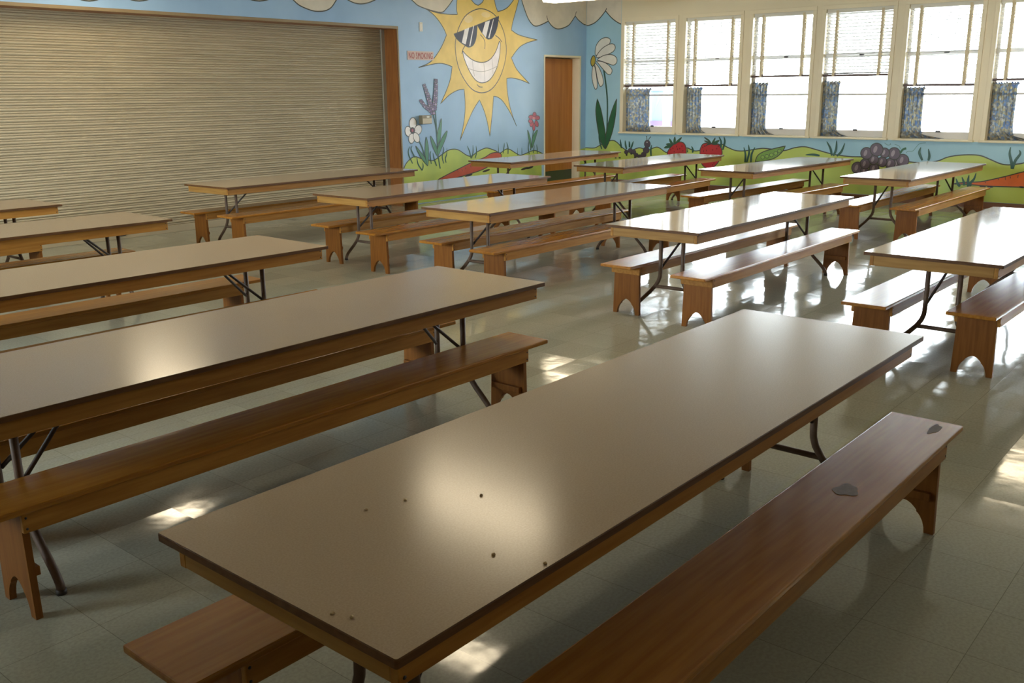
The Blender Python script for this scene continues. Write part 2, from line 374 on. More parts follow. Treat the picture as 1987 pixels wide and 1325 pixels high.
def catmull(pts, closed, n=5):
    if len(pts) < 3: return list(pts)
    out = []; N = len(pts)
    for i in range(N if closed else N - 1):
        if closed: p0, p1, p2, p3 = pts[i - 1], pts[i], pts[(i + 1) % N], pts[(i + 2) % N]
        else: p0, p1, p2, p3 = pts[max(i - 1, 0)], pts[i], pts[i + 1], pts[min(i + 2, N - 1)]
        for k in range(n):
            t = k / n
            out.append(tuple(0.5 * (2 * p1[j] + (p2[j] - p0[j]) * t + (2 * p0[j] - 5 * p1[j] + 4 * p2[j] - p3[j]) * t * t
                             + (3 * p1[j] - p0[j] - 3 * p2[j] + p3[j]) * t ** 3) for j in (0, 1)))
    if not closed: out.append(tuple(pts[-1]))
    return out
MURAL = [
('S','painted_cloud',None,'grey-white painted cloud over the shutter', [
  ('f','cloud',0.014,[[(7.809,2.723),(7.905,2.662),(8.077,2.616),(8.195,2.609),(8.318,2.627),(8.414,2.675),(8.498,2.766)],[(8.498,2.766),(8.541,2.801),(8.554,2.839),(8.548,2.879),(8.512,2.921)],[(8.512,2.921),(8.487,3),(8.442,3.039),(8.383,3.051),(8.305,3.024)],[(8.305,3.024),(8.23,3.088),(8.159,3.1),(8.092,3.076),(8.029,2.999)],[(8.029,2.999),(7.936,3.024),(7.868,3.005),(7.819,2.955),(7.795,2.861)],[(7.795,2.861),(7.763,2.823),(7.758,2.787),(7.77,2.754),(7.809,2.723)]]),
  ('f','cloud',0.014,[[(8.695,2.778),(8.797,2.75),(8.91,2.743),(9.043,2.765),(9.171,2.808)],[(9.171,2.808),(9.201,2.832),(9.21,2.859),(9.206,2.886),(9.181,2.915)],[(9.181,2.915),(9.163,2.97),(9.132,2.996),(9.092,3.005),(9.038,2.986)],[(9.038,2.986),(8.985,3.031),(8.937,3.038),(8.89,3.022),(8.847,2.968)],[(8.847,2.968),(8.782,2.986),(8.736,2.973),(8.702,2.938),(8.685,2.873)],[(8.685,2.873),(8.663,2.847),(8.66,2.823),(8.668,2.799),(8.695,2.778)]]),
  ('f','cloud',0.014,[[(4.871,2.661),(5.019,2.577),(5.179,2.547),(5.353,2.599),(5.509,2.707)],[(5.509,2.707),(5.549,2.74),(5.561,2.775),(5.555,2.811),(5.522,2.851)],[(5.522,2.851),(5.498,2.923),(5.457,2.96),(5.403,2.971),(5.33,2.946)],[(5.33,2.946),(5.259,3.004),(5.193,3.013),(5.131,2.989),(5.075,2.916)],[(5.075,2.916),(4.988,2.94),(4.926,2.922),(4.88,2.876),(4.858,2.789)],[(4.858,2.789),(4.829,2.753),(4.824,2.721),(4.835,2.69),(4.871,2.661)]]),
  ('f','cloud',0.014,[[(5.405,2.7),(5.567,2.612),(5.741,2.582),(5.929,2.636),(6.097,2.75)],[(6.097,2.75),(6.14,2.785),(6.154,2.823),(6.147,2.863),(6.111,2.906)],[(6.111,2.906),(6.086,2.985),(6.04,3.024),(5.982,3.037),(5.903,3.01)],[(5.903,3.01),(5.826,3.072),(5.754,3.082),(5.687,3.056),(5.626,2.977)],[(5.626,2.977),(5.532,3.002),(5.465,2.983),(5.415,2.933),(5.391,2.838)],[(5.391,2.838),(5.359,2.8),(5.354,2.765),(5.366,2.731),(5.405,2.7)]]),
  ('f','cloud',0.014,[[(6.883,2.807),(7.086,2.712),(7.301,2.679),(7.532,2.741),(7.736,2.868)],[(7.736,2.868),(7.784,2.906),(7.799,2.948),(7.793,2.992),(7.753,3.039)],[(7.753,3.039),(7.718,3.133),(7.662,3.178),(7.59,3.19),(7.497,3.153)],[(7.497,3.153),(7.401,3.23),(7.313,3.241),(7.231,3.209),(7.156,3.111)],[(7.156,3.111),(7.045,3.147),(6.962,3.128),(6.9,3.071),(6.866,2.959)],[(6.866,2.959),(6.831,2.917),(6.826,2.878),(6.84,2.841),(6.883,2.807)]]),
 ]),
('S','painted_sun',None,'big yellow painted sun wearing sunglasses', [
  ('f','sun',0.012,[[(10.792,2.709),(10.778,2.802),(10.802,2.989),(10.839,3.167)],[(10.839,3.167),(10.986,3.021),(11.107,2.931),(11.183,2.88),(11.256,2.864)],[(11.256,2.864),(11.333,2.901),(11.392,2.969),(11.512,3.238)],[(11.512,3.238),(11.605,3.043),(11.657,2.884),(11.708,2.798)],[(11.708,2.798),(11.883,2.845),(12.038,2.943),(12.301,3.205)],[(12.301,3.205),(12.193,2.936),(12.104,2.742),(12.05,2.613),(12.032,2.539)],[(12.032,2.539),(12.187,2.481),(12.4,2.446),(12.697,2.413)],[(12.697,2.413),(12.435,2.361),(12.22,2.279),(12.025,2.118)],[(12.025,2.118),(12.145,1.954),(12.322,1.825),(12.484,1.721)],[(12.484,1.721),(12.25,1.78),(12.038,1.808),(11.906,1.801)],[(11.906,1.801),(11.913,1.628),(11.962,1.41),(12.047,1.21),(12.141,1.052)],[(12.141,1.052),(12.012,1.233),(11.824,1.434),(11.688,1.511),(11.581,1.529)],[(11.581,1.529),(11.549,1.308),(11.51,1.094),(11.479,0.911)],[(11.479,0.911),(11.427,1.118),(11.349,1.312),(11.246,1.477)],[(11.246,1.477),(11.089,1.317),(10.956,1.132),(10.783,0.875)],[(10.783,0.875),(10.877,1.134),(10.917,1.383),(10.903,1.638)],[(10.903,1.638),(10.754,1.622),(10.568,1.552),(10.377,1.428)],[(10.377,1.428),(10.51,1.613),(10.607,1.794),(10.65,1.965)],[(10.65,1.965),(10.466,2.003),(10.29,2),(9.95,1.942)],[(9.95,1.942),(10.204,2.028),(10.416,2.218),(10.547,2.409)],[(10.547,2.409),(10.486,2.504),(10.374,2.616),(10.207,2.722),(9.839,2.865)],[(9.839,2.865),(10.068,2.767),(10.349,2.711),(10.642,2.701),(10.792,2.709)]]),
  ('f','sun2',0.014,[[(11.274,2.816),(11.515,2.793),(11.695,2.7),(11.85,2.493),(11.902,2.237),(11.85,2.012),(11.714,1.786),(11.524,1.632),(11.303,1.583),(11.089,1.633),(10.918,1.771),(10.787,1.962),(10.728,2.206),(10.752,2.384),(10.842,2.564),(11.001,2.72)]]),
  ('f','sunhi',0,[[(11.124,2.681),(11.123,2.646),(11.088,2.615),(11.032,2.6),(10.977,2.605),(10.944,2.63),(10.945,2.665),(10.979,2.696),(11.035,2.712),(11.09,2.706)]]),
  ('f','sunhi',0,[[(11.53,2.733),(11.505,2.711),(11.449,2.698),(11.386,2.701),(11.338,2.717),(11.324,2.741),(11.349,2.763),(11.404,2.776),(11.468,2.774),(11.516,2.757)]]),
  ('s','line',0.012,0,[(11.29,2.443),(11.36,2.394),(11.395,2.327),(11.387,2.235)]),
  ('s','line',0.012,0,[(11.193,1.708),(11.251,1.674),(11.323,1.668)]),
  ('s','line',0.013,0,[(10.943,2.266),(10.899,2.222),(10.866,2.154)]),
  ('s','line',0.013,0,[(11.644,2.445),(11.736,2.402),(11.791,2.353)]),
 ]),
('S','sunglasses','painted_sun','dark navy painted sunglasses with white glare stripes', [
  ('f','navy',0.01,[[(10.703,2.428),(11.205,2.574)],[(11.205,2.574),(11.226,2.553)],[(11.226,2.553),(11.201,2.411),(11.163,2.325),(11.109,2.273),(11.038,2.252),(10.969,2.263),(10.834,2.32),(10.751,2.373),(10.703,2.428)]]),
  ('f','navy',0.01,[[(11.205,2.574),(11.733,2.732)],[(11.733,2.732),(11.693,2.579),(11.635,2.473),(11.56,2.401),(11.505,2.385),(11.45,2.386),(11.379,2.429),(11.292,2.505),(11.237,2.565)],[(11.237,2.565),(11.205,2.574)]]),
  ('f','lens',0,[[(10.943,2.507),(11.044,2.534)],[(11.044,2.534),(10.956,2.288)],[(10.956,2.288),(10.873,2.313)],[(10.873,2.313),(10.943,2.507)]]),
  ('f','lens',0,[[(11.138,2.564),(11.154,2.567)],[(11.154,2.567),(11.061,2.269)],[(11.061,2.269),(11.035,2.268)],[(11.035,2.268),(11.138,2.564)]]),
  ('f','lens',0,[[(11.411,2.632),(11.52,2.66)],[(11.52,2.66),(11.418,2.402)],[(11.418,2.402),(11.336,2.467)],[(11.336,2.467),(11.411,2.632)]]),
  ('f','lens',0,[[(11.594,2.677),(11.612,2.682)],[(11.612,2.682),(11.502,2.401)],[(11.502,2.401),(11.473,2.404)],[(11.473,2.404),(11.594,2.677)]]),
 ]),
('S','smile','painted_sun','wide white toothy painted grin', [
  ('f','teeth',0.013,[[(10.886,2.199),(10.965,2.139),(11.103,2.069),(11.261,2.037),(11.406,2.046),(11.535,2.1),(11.648,2.207),(11.735,2.361)],[(11.735,2.361),(11.758,2.327),(11.74,2.163),(11.68,1.986),(11.585,1.856),(11.472,1.767),(11.325,1.732),(11.2,1.755),(11.095,1.829),(10.994,1.953),(10.912,2.099),(10.886,2.199)]]),
  ('s','grey',0.008,0,[(11.011,1.942),(11.204,1.904),(11.384,1.906),(11.568,1.949),(11.69,1.992)]),
  ('s','grey',0.008,0,[(11.099,2.057),(11.116,1.944),(11.14,1.829)]),
  ('s','grey',0.008,0,[(11.36,2.039),(11.37,1.924),(11.38,1.755)]),
  ('s','grey',0.008,0,[(11.553,2.1),(11.569,1.984),(11.576,1.867)]),
 ]),
('S','painted_cloud',None,'large scalloped painted cloud above the orange door', [
  ('f','cloud',0.016,[[(12.27,3.06),(12.293,3.005),(12.354,2.887),(12.448,2.741),(12.559,2.65),(12.656,2.626),(12.804,2.657),(12.982,2.718)],[(12.982,2.718),(13.071,2.654),(13.173,2.614),(13.276,2.608),(13.415,2.634),(13.555,2.685),(13.661,2.771),(13.731,2.84)],[(13.731,2.84),(13.822,2.779),(13.969,2.719),(14.043,2.707)],[(14.043,2.707),(14.062,2.707)],[(14.062,2.707),(14.062,3.25)],[(14.062,3.25),(12.27,3.25)],[(12.27,3.25),(12.27,3.06)]]),
  ('s','line',0.014,0,[(12.982,2.713),(12.953,2.766),(12.941,2.804)]),
  ('s','line',0.014,0,[(13.723,2.834),(13.745,2.876),(13.766,2.912)]),
 ]),
('S','painted_cloud',None,'painted cloud overlapping the upper left ray of the sun', [
  ('f','cloud',0.014,[[(9.811,2.88),(9.9,2.83),(9.989,2.783),(10.174,2.745),(10.441,2.718),(10.56,2.78),(10.694,2.904),(10.725,2.958)],[(10.725,2.958),(10.725,3.2)],[(10.725,3.2),(9.711,3.2)],[(9.711,3.2),(9.811,2.88)]]),
 ]),
('S','painted_hills',None,'lime green painted hills left of the orange door', [
  ('f','hill',0.014,[[(9.575,0.54),(9.587,0.54),(9.638,0.607),(9.739,0.671),(9.825,0.69),(9.91,0.665),(10.053,0.633),(10.199,0.614),(10.352,0.677),(10.506,0.742),(10.629,0.757),(10.753,0.736),(10.94,0.645),(11.053,0.635),(11.168,0.687),(11.334,0.732),(11.435,0.732),(11.603,0.686),(11.722,0.643),(11.845,0.69),(11.951,0.691),(12.128,0.614),(12.236,0.579),(12.383,0.601),(12.532,0.632),(12.645,0.633),(12.835,0.572),(12.8,0.572)],[(12.8,0.572),(12.8,0.01)],[(12.8,0.01),(9.575,0.01)],[(9.575,0.01),(9.575,0.54)]]),
  ('f','hill',0.014,[[(13.89,0.592),(14.064,0.607)],[(14.064,0.607),(14.064,0.09)],[(14.064,0.09),(13.89,0.09)],[(13.89,0.09),(13.89,0.592)]]),
 ]),
('S','painted_carrot',None,'red-orange painted carrot on the hills left of the door', [
  ('f','carrot',0.014,[[(10.261,0.319),(10.492,0.387),(10.743,0.455),(11.033,0.533),(11.331,0.591),(11.5,0.648),(11.671,0.654),(11.75,0.612),(11.721,0.547),(11.564,0.49),(11.293,0.408),(10.899,0.348),(10.551,0.309),(10.261,0.319)]]),
  ('f','soil',0,[[(10.823,0.333),(10.811,0.322),(10.771,0.31),(10.718,0.303),(10.674,0.302),(10.654,0.308),(10.667,0.319),(10.707,0.331),(10.759,0.338),(10.803,0.339)]]),
  ('f','soil',0,[[(11.049,0.352),(11.037,0.34),(10.996,0.329),(10.942,0.321),(10.897,0.32),(10.877,0.326),(10.889,0.337),(10.93,0.349),(10.983,0.357),(11.029,0.358)]]),
  ('f','soil',0,[[(11.466,0.398),(11.453,0.386),(11.41,0.374),(11.354,0.366),(11.307,0.365),(11.286,0.372),(11.299,0.383),(11.341,0.395),(11.397,0.403),(11.444,0.404)]]),
  ('f','soil',0,[[(12.574,0.374),(12.559,0.362),(12.512,0.349),(12.451,0.341),(12.398,0.34),(12.375,0.347),(12.389,0.359),(12.436,0.371),(12.497,0.38),(12.55,0.381)]]),
  ('f','soil',0,[[(12.443,0.368),(12.428,0.357),(12.382,0.344),(12.321,0.336),(12.269,0.335),(12.246,0.341),(12.26,0.353),(12.306,0.366),(12.367,0.374),(12.419,0.375)]]),
  ('s','line',0.008,0,[(10.711,0.435),(10.723,0.407)]),
  ('s','line',0.008,0,[(10.806,0.448),(10.821,0.413)]),
  ('s','line',0.008,0,[(11,0.492),(11.018,0.458)]),
  ('s','line',0.008,0,[(11.163,0.521),(11.189,0.489)]),
  ('s','line',0.008,0,[(10.886,0.467),(10.895,0.438)]),
  ('s','line',0.008,0,[(11.397,0.555),(11.413,0.532)]),
 ]),
('S','painted_grass',None,'dark teal painted grass blades on the hills', [
  ('s','teal',0.022,1,[(9.72,0.841),(9.685,0.782),(9.697,0.704),(9.762,0.594)]),
  ('s','teal',0.022,1,[(9.767,0.85),(9.741,0.801),(9.791,0.71),(9.821,0.675)]),
  ('s','teal',0.022,1,[(9.853,0.695),(9.872,0.582),(9.955,0.481)]),
  ('s','teal',0.022,1,[(9.968,0.599),(9.974,0.542),(9.955,0.486)]),
  ('s','teal',0.022,1,[(10.146,0.753),(10.127,0.703),(10.146,0.565)]),
  ('s','teal',0.022,1,[(10.186,0.728),(10.206,0.642),(10.259,0.529)]),
  ('s','teal',0.022,1,[(10.405,0.809),(10.419,0.756),(10.382,0.655),(10.411,0.555)]),
  ('s','teal',0.022,1,[(10.488,0.782),(10.484,0.695),(10.448,0.628),(10.462,0.563)]),
  ('s','teal',0.022,1,[(10.939,0.794),(10.99,0.707),(11.019,0.598)]),
  ('s','teal',0.022,1,[(11.074,0.799),(11.07,0.681),(11.035,0.597)]),
  ('s','teal',0.022,1,[(11.145,0.785),(11.151,0.677),(11.116,0.593)]),
  ('s','teal',0.022,1,[(11.674,0.793),(11.681,0.66)]),
  ('s','teal',0.022,1,[(11.83,0.797),(11.811,0.709),(11.792,0.632)]),
  ('s','teal',0.022,1,[(11.882,0.806),(11.916,0.726),(11.914,0.615)]),
  ('s','teal',0.022,1,[(12.158,0.703),(12.156,0.579)]),
  ('s','teal',0.022,1,[(12.267,0.698),(12.273,0.584)]),
  ('s','teal',0.022,1,[(12.462,0.82),(12.436,0.688),(12.466,0.581)]),
  ('s','teal',0.022,1,[(12.598,0.728),(12.585,0.661),(12.566,0.595)]),
  ('s','teal',0.022,1,[(12.661,0.735),(12.676,0.657),(12.676,0.579)]),
 ]),
('S','painted_lavender',None,'tall purple painted lavender with teal leaves', [
  ('s','teal',0.022,0,[(10.211,1.296),(10.26,1.127),(10.285,0.934),(10.292,0.705),(10.333,0.484)]),
  ('s','teal',0.02,0,[(10.262,1.351),(10.272,1.194),(10.283,0.99)]),
  ('f','leaf',0.009,[[(10.148,0.973),(10.217,0.891),(10.278,0.775),(10.29,0.665),(10.212,0.767),(10.16,0.882)]]),
  ('f','leaf',0.009,[[(10.385,1.219),(10.387,1.1),(10.351,0.92),(10.289,0.843),(10.288,0.99),(10.343,1.124)]]),
  ('f','leaf',0.009,[[(10.506,1.033),(10.468,0.926),(10.379,0.793),(10.299,0.688),(10.278,0.763),(10.349,0.885),(10.437,0.985)]]),
  ('f','lav',0.007,[[(9.976,1.48),(9.972,1.472),(9.962,1.467),(9.951,1.467),(9.942,1.472),(9.938,1.481),(9.942,1.489),(9.952,1.494),(9.964,1.494),(9.973,1.488)]]),
  ('f','lav',0.007,[[(10.004,1.482),(10,1.473),(9.99,1.468),(9.979,1.468),(9.969,1.474),(9.966,1.482),(9.97,1.49),(9.98,1.495),(9.992,1.495),(10.001,1.49)]]),
  ('f','lav2',0.007,[[(9.996,1.458),(9.992,1.45),(9.982,1.444),(9.969,1.445),(9.96,1.45),(9.956,1.459),(9.96,1.468),(9.971,1.473),(9.983,1.473),(9.993,1.467)]]),
  ('f','lav',0.007,[[(10.026,1.461),(10.022,1.452),(10.012,1.447),(9.999,1.447),(9.989,1.453),(9.986,1.462),(9.99,1.47),(10.001,1.476),(10.013,1.475),(10.023,1.47)]]),
  ('f','lav',0.007,[[(10.02,1.442),(10.015,1.433),(10.004,1.428),(9.991,1.428),(9.981,1.434),(9.977,1.443),(9.982,1.452),(9.993,1.458),(10.006,1.458),(10.016,1.452)]]),
  ('f','lav2',0.007,[[(10.051,1.438),(10.047,1.428),(10.036,1.423),(10.022,1.423),(10.012,1.429),(10.008,1.438),(10.013,1.447),(10.024,1.453),(10.037,1.453),(10.048,1.447)]]),
  ('f','lav',0.007,[[(10.045,1.41),(10.041,1.4),(10.029,1.395),(10.015,1.395),(10.004,1.401),(10,1.411),(10.005,1.421),(10.017,1.427),(10.031,1.426),(10.042,1.42)]]),
  ('f','lav',0.007,[[(10.079,1.411),(10.074,1.401),(10.062,1.396),(10.048,1.396),(10.037,1.402),(10.033,1.412),(10.038,1.422),(10.05,1.428),(10.064,1.427),(10.075,1.421)]]),
  ('f','lav2',0.007,[[(10.074,1.391),(10.069,1.38),(10.057,1.374),(10.042,1.374),(10.031,1.381),(10.027,1.392),(10.032,1.402),(10.044,1.408),(10.059,1.408),(10.07,1.401)]]),
  ('f','lav',0.007,[[(10.11,1.397),(10.105,1.387),(10.093,1.381),(10.078,1.381),(10.066,1.388),(10.062,1.398),(10.067,1.408),(10.079,1.415),(10.094,1.414),(10.106,1.408)]]),
  ('f','lav',0.007,[[(10.106,1.372),(10.101,1.361),(10.088,1.354),(10.072,1.354),(10.06,1.361),(10.056,1.372),(10.061,1.383),(10.074,1.39),(10.09,1.389),(10.102,1.383)]]),
  ('f','lav2',0.007,[[(10.144,1.374),(10.138,1.363),(10.125,1.357),(10.11,1.357),(10.097,1.364),(10.093,1.375),(10.098,1.386),(10.111,1.393),(10.127,1.392),(10.139,1.385)]]),
  ('f','lav',0.007,[[(10.141,1.353),(10.135,1.342),(10.122,1.335),(10.106,1.336),(10.093,1.343),(10.088,1.354),(10.094,1.366),(10.107,1.373),(10.124,1.372),(10.137,1.365)]]),
  ('f','lav',0.007,[[(10.18,1.354),(10.175,1.342),(10.161,1.335),(10.144,1.336),(10.131,1.343),(10.127,1.355),(10.133,1.366),(10.146,1.373),(10.163,1.373),(10.176,1.365)]]),
  ('f','lav2',0.007,[[(10.179,1.329),(10.173,1.317),(10.158,1.31),(10.141,1.311),(10.128,1.318),(10.123,1.331),(10.129,1.342),(10.143,1.35),(10.16,1.349),(10.174,1.342)]]),
  ('f','lav',0.007,[[(10.219,1.319),(10.213,1.307),(10.199,1.3),(10.182,1.3),(10.168,1.308),(10.163,1.32),(10.169,1.332),(10.183,1.339),(10.201,1.339),(10.214,1.331)]]),
  ('f','lav',0.007,[[(10.219,1.297),(10.212,1.284),(10.198,1.277),(10.179,1.277),(10.165,1.286),(10.16,1.298),(10.166,1.311),(10.181,1.318),(10.199,1.318),(10.214,1.31)]]),
  ('f','lav2',0.007,[[(10.262,1.296),(10.255,1.284),(10.24,1.276),(10.222,1.277),(10.208,1.285),(10.203,1.298),(10.209,1.31),(10.224,1.317),(10.242,1.317),(10.257,1.309)]]),
  ('f','lav',0.007,[[(10.052,1.696),(10.049,1.689),(10.04,1.684),(10.03,1.684),(10.022,1.689),(10.019,1.696),(10.023,1.703),(10.031,1.708),(10.041,1.708),(10.049,1.703)]]),
  ('f','lav',0.007,[[(10.077,1.704),(10.074,1.697),(10.065,1.692),(10.055,1.692),(10.047,1.697),(10.044,1.704),(10.047,1.711),(10.056,1.716),(10.066,1.716),(10.074,1.711)]]),
  ('f','lav2',0.007,[[(10.064,1.677),(10.061,1.67),(10.052,1.665),(10.04,1.665),(10.032,1.67),(10.029,1.677),(10.033,1.685),(10.042,1.69),(10.053,1.69),(10.061,1.685)]]),
  ('f','lav',0.007,[[(10.09,1.673),(10.087,1.666),(10.078,1.661),(10.066,1.661),(10.058,1.666),(10.055,1.673),(10.058,1.681),(10.068,1.686),(10.079,1.686),(10.087,1.681)]]),
  ('f','lav',0.007,[[(10.076,1.646),(10.072,1.638),(10.062,1.633),(10.051,1.633),(10.041,1.638),(10.038,1.646),(10.042,1.654),(10.052,1.659),(10.064,1.659),(10.073,1.654)]]),
  ('f','lav2',0.007,[[(10.104,1.644),(10.1,1.636),(10.09,1.631),(10.079,1.631),(10.069,1.636),(10.066,1.644),(10.07,1.653),(10.08,1.658),(10.092,1.658),(10.101,1.653)]]),
  ('f','lav',0.007,[[(10.088,1.617),(10.084,1.609),(10.074,1.603),(10.061,1.603),(10.051,1.609),(10.048,1.618),(10.052,1.626),(10.062,1.632),(10.075,1.632),(10.085,1.626)]]),
  ('f','lav',0.007,[[(10.119,1.628),(10.114,1.619),(10.104,1.614),(10.091,1.614),(10.081,1.619),(10.078,1.628),(10.082,1.637),(10.093,1.642),(10.105,1.642),(10.115,1.636)]]),
  ('f','lav2',0.007,[[(10.101,1.593),(10.096,1.584),(10.085,1.578),(10.072,1.579),(10.061,1.584),(10.058,1.594),(10.062,1.603),(10.073,1.609),(10.087,1.608),(10.097,1.603)]]),
  ('f','lav',0.007,[[(10.132,1.592),(10.128,1.583),(10.117,1.577),(10.103,1.577),(10.093,1.583),(10.089,1.593),(10.094,1.602),(10.105,1.607),(10.118,1.607),(10.129,1.602)]]),
  ('f','lav',0.007,[[(10.113,1.566),(10.109,1.556),(10.097,1.55),(10.083,1.55),(10.072,1.557),(10.068,1.566),(10.073,1.576),(10.084,1.582),(10.098,1.582),(10.109,1.576)]]),
  ('f','lav2',0.007,[[(10.147,1.57),(10.142,1.56),(10.131,1.554),(10.116,1.555),(10.105,1.561),(10.101,1.571),(10.106,1.58),(10.118,1.586),(10.132,1.586),(10.143,1.58)]]),
  ('f','lav',0.007,[[(10.126,1.537),(10.121,1.527),(10.109,1.521),(10.094,1.521),(10.082,1.527),(10.078,1.538),(10.083,1.548),(10.095,1.554),(10.11,1.554),(10.122,1.547)]]),
  ('f','lav',0.007,[[(10.162,1.542),(10.156,1.532),(10.144,1.525),(10.129,1.525),(10.118,1.532),(10.113,1.542),(10.119,1.553),(10.131,1.559),(10.146,1.559),(10.157,1.552)]]),
  ('f','lav2',0.007,[[(10.139,1.501),(10.133,1.49),(10.12,1.483),(10.105,1.483),(10.092,1.49),(10.088,1.501),(10.093,1.512),(10.106,1.519),(10.122,1.518),(10.134,1.512)]]),
  ('f','lav',0.007,[[(10.176,1.501),(10.17,1.49),(10.157,1.484),(10.142,1.484),(10.129,1.491),(10.125,1.502),(10.13,1.513),(10.143,1.519),(10.159,1.519),(10.171,1.512)]]),
  ('f','lav',0.007,[[(10.152,1.474),(10.146,1.463),(10.133,1.456),(10.116,1.456),(10.103,1.464),(10.099,1.475),(10.104,1.486),(10.118,1.493),(10.134,1.493),(10.147,1.486)]]),
  ('f','lav2',0.007,[[(10.191,1.477),(10.185,1.466),(10.172,1.459),(10.155,1.459),(10.142,1.466),(10.138,1.478),(10.143,1.489),(10.157,1.496),(10.173,1.496),(10.186,1.489)]]),
  ('f','lav',0.007,[[(10.165,1.437),(10.159,1.426),(10.144,1.418),(10.127,1.419),(10.114,1.426),(10.109,1.438),(10.115,1.45),(10.129,1.457),(10.146,1.457),(10.16,1.449)]]),
  ('f','lav',0.007,[[(10.206,1.441),(10.2,1.429),(10.185,1.422),(10.168,1.423),(10.155,1.43),(10.15,1.442),(10.156,1.454),(10.17,1.461),(10.187,1.461),(10.201,1.453)]]),
  ('f','lav2',0.007,[[(10.178,1.405),(10.172,1.392),(10.157,1.385),(10.139,1.385),(10.125,1.393),(10.12,1.406),(10.126,1.418),(10.141,1.425),(10.159,1.425),(10.173,1.417)]]),
  ('f','lav',0.007,[[(10.221,1.404),(10.214,1.392),(10.2,1.384),(10.182,1.385),(10.167,1.393),(10.162,1.405),(10.168,1.418),(10.183,1.425),(10.201,1.425),(10.216,1.417)]]),
  ('f','lav',0.007,[[(10.191,1.376),(10.185,1.363),(10.17,1.355),(10.151,1.355),(10.136,1.363),(10.131,1.377),(10.137,1.39),(10.153,1.397),(10.171,1.397),(10.186,1.389)]]),
  ('f','lav2',0.007,[[(10.236,1.376),(10.23,1.363),(10.214,1.355),(10.195,1.356),(10.181,1.364),(10.175,1.377),(10.182,1.39),(10.197,1.398),(10.216,1.398),(10.231,1.389)]]),
  ('f','lav',0.007,[[(10.205,1.339),(10.198,1.326),(10.182,1.318),(10.163,1.318),(10.147,1.327),(10.142,1.341),(10.148,1.354),(10.165,1.362),(10.184,1.362),(10.199,1.353)]]),
  ('f','lav',0.007,[[(10.252,1.341),(10.245,1.327),(10.229,1.319),(10.209,1.319),(10.194,1.328),(10.188,1.342),(10.195,1.355),(10.211,1.363),(10.231,1.363),(10.246,1.354)]]),
  ('f','lav',0.007,[[(10.297,1.77),(10.293,1.762),(10.282,1.756),(10.27,1.756),(10.259,1.762),(10.256,1.77),(10.26,1.779),(10.271,1.785),(10.284,1.785),(10.294,1.779)]]),
  ('f','lav',0.007,[[(10.328,1.769),(10.323,1.76),(10.313,1.754),(10.3,1.754),(10.29,1.76),(10.286,1.769),(10.29,1.777),(10.301,1.783),(10.314,1.783),(10.324,1.777)]]),
  ('f','lav2',0.007,[[(10.296,1.732),(10.292,1.723),(10.281,1.717),(10.268,1.717),(10.257,1.723),(10.254,1.732),(10.258,1.741),(10.269,1.747),(10.282,1.747),(10.293,1.741)]]),
  ('f','lav',0.007,[[(10.328,1.742),(10.324,1.733),(10.313,1.728),(10.299,1.728),(10.289,1.733),(10.285,1.742),(10.29,1.751),(10.301,1.757),(10.314,1.757),(10.324,1.751)]]),
  ('f','lav',0.007,[[(10.295,1.712),(10.291,1.703),(10.28,1.697),(10.266,1.697),(10.255,1.703),(10.251,1.712),(10.256,1.721),(10.267,1.727),(10.281,1.727),(10.292,1.721)]]),
  ('f','lav2',0.007,[[(10.327,1.704),(10.323,1.695),(10.312,1.689),(10.298,1.689),(10.287,1.695),(10.283,1.704),(10.288,1.714),(10.299,1.72),(10.313,1.72),(10.324,1.714)]]),
  ('f','lav',0.007,[[(10.293,1.678),(10.289,1.669),(10.277,1.663),(10.263,1.663),(10.252,1.669),(10.248,1.678),(10.253,1.688),(10.264,1.694),(10.278,1.694),(10.29,1.688)]]),
  ('f','lav',0.007,[[(10.327,1.675),(10.322,1.665),(10.31,1.659),(10.296,1.659),(10.285,1.665),(10.281,1.675),(10.286,1.685),(10.298,1.691),(10.312,1.691),(10.323,1.685)]]),
  ('f','lav2',0.007,[[(10.291,1.645),(10.286,1.635),(10.274,1.629),(10.26,1.629),(10.248,1.635),(10.244,1.645),(10.249,1.655),(10.261,1.661),(10.275,1.661),(10.287,1.655)]]),
  ('f','lav',0.007,[[(10.325,1.647),(10.32,1.637),(10.308,1.631),(10.294,1.631),(10.283,1.637),(10.279,1.647),(10.283,1.657),(10.295,1.663),(10.31,1.663),(10.321,1.657)]]),
  ('f','lav',0.007,[[(10.288,1.607),(10.283,1.597),(10.27,1.59),(10.255,1.59),(10.244,1.597),(10.24,1.607),(10.245,1.617),(10.257,1.623),(10.272,1.623),(10.283,1.617)]]),
  ('f','lav2',0.007,[[(10.323,1.617),(10.318,1.607),(10.306,1.601),(10.291,1.601),(10.279,1.607),(10.275,1.617),(10.28,1.628),(10.293,1.634),(10.307,1.634),(10.319,1.628)]]),
  ('f','lav',0.007,[[(10.284,1.583),(10.279,1.572),(10.266,1.566),(10.251,1.566),(10.239,1.573),(10.235,1.583),(10.24,1.594),(10.253,1.6),(10.268,1.6),(10.28,1.594)]]),
  ('f','lav',0.007,[[(10.321,1.586),(10.316,1.575),(10.303,1.569),(10.288,1.569),(10.275,1.575),(10.271,1.586),(10.276,1.596),(10.289,1.603),(10.304,1.603),(10.316,1.596)]]),
  ('f','lav2',0.007,[[(10.28,1.548),(10.275,1.537),(10.262,1.531),(10.246,1.531),(10.234,1.538),(10.229,1.549),(10.235,1.559),(10.248,1.566),(10.263,1.566),(10.276,1.559)]]),
  ('f','lav',0.007,[[(10.317,1.553),(10.312,1.542),(10.299,1.535),(10.283,1.535),(10.271,1.542),(10.267,1.553),(10.272,1.564),(10.285,1.57),(10.301,1.57),(10.313,1.563)]]),
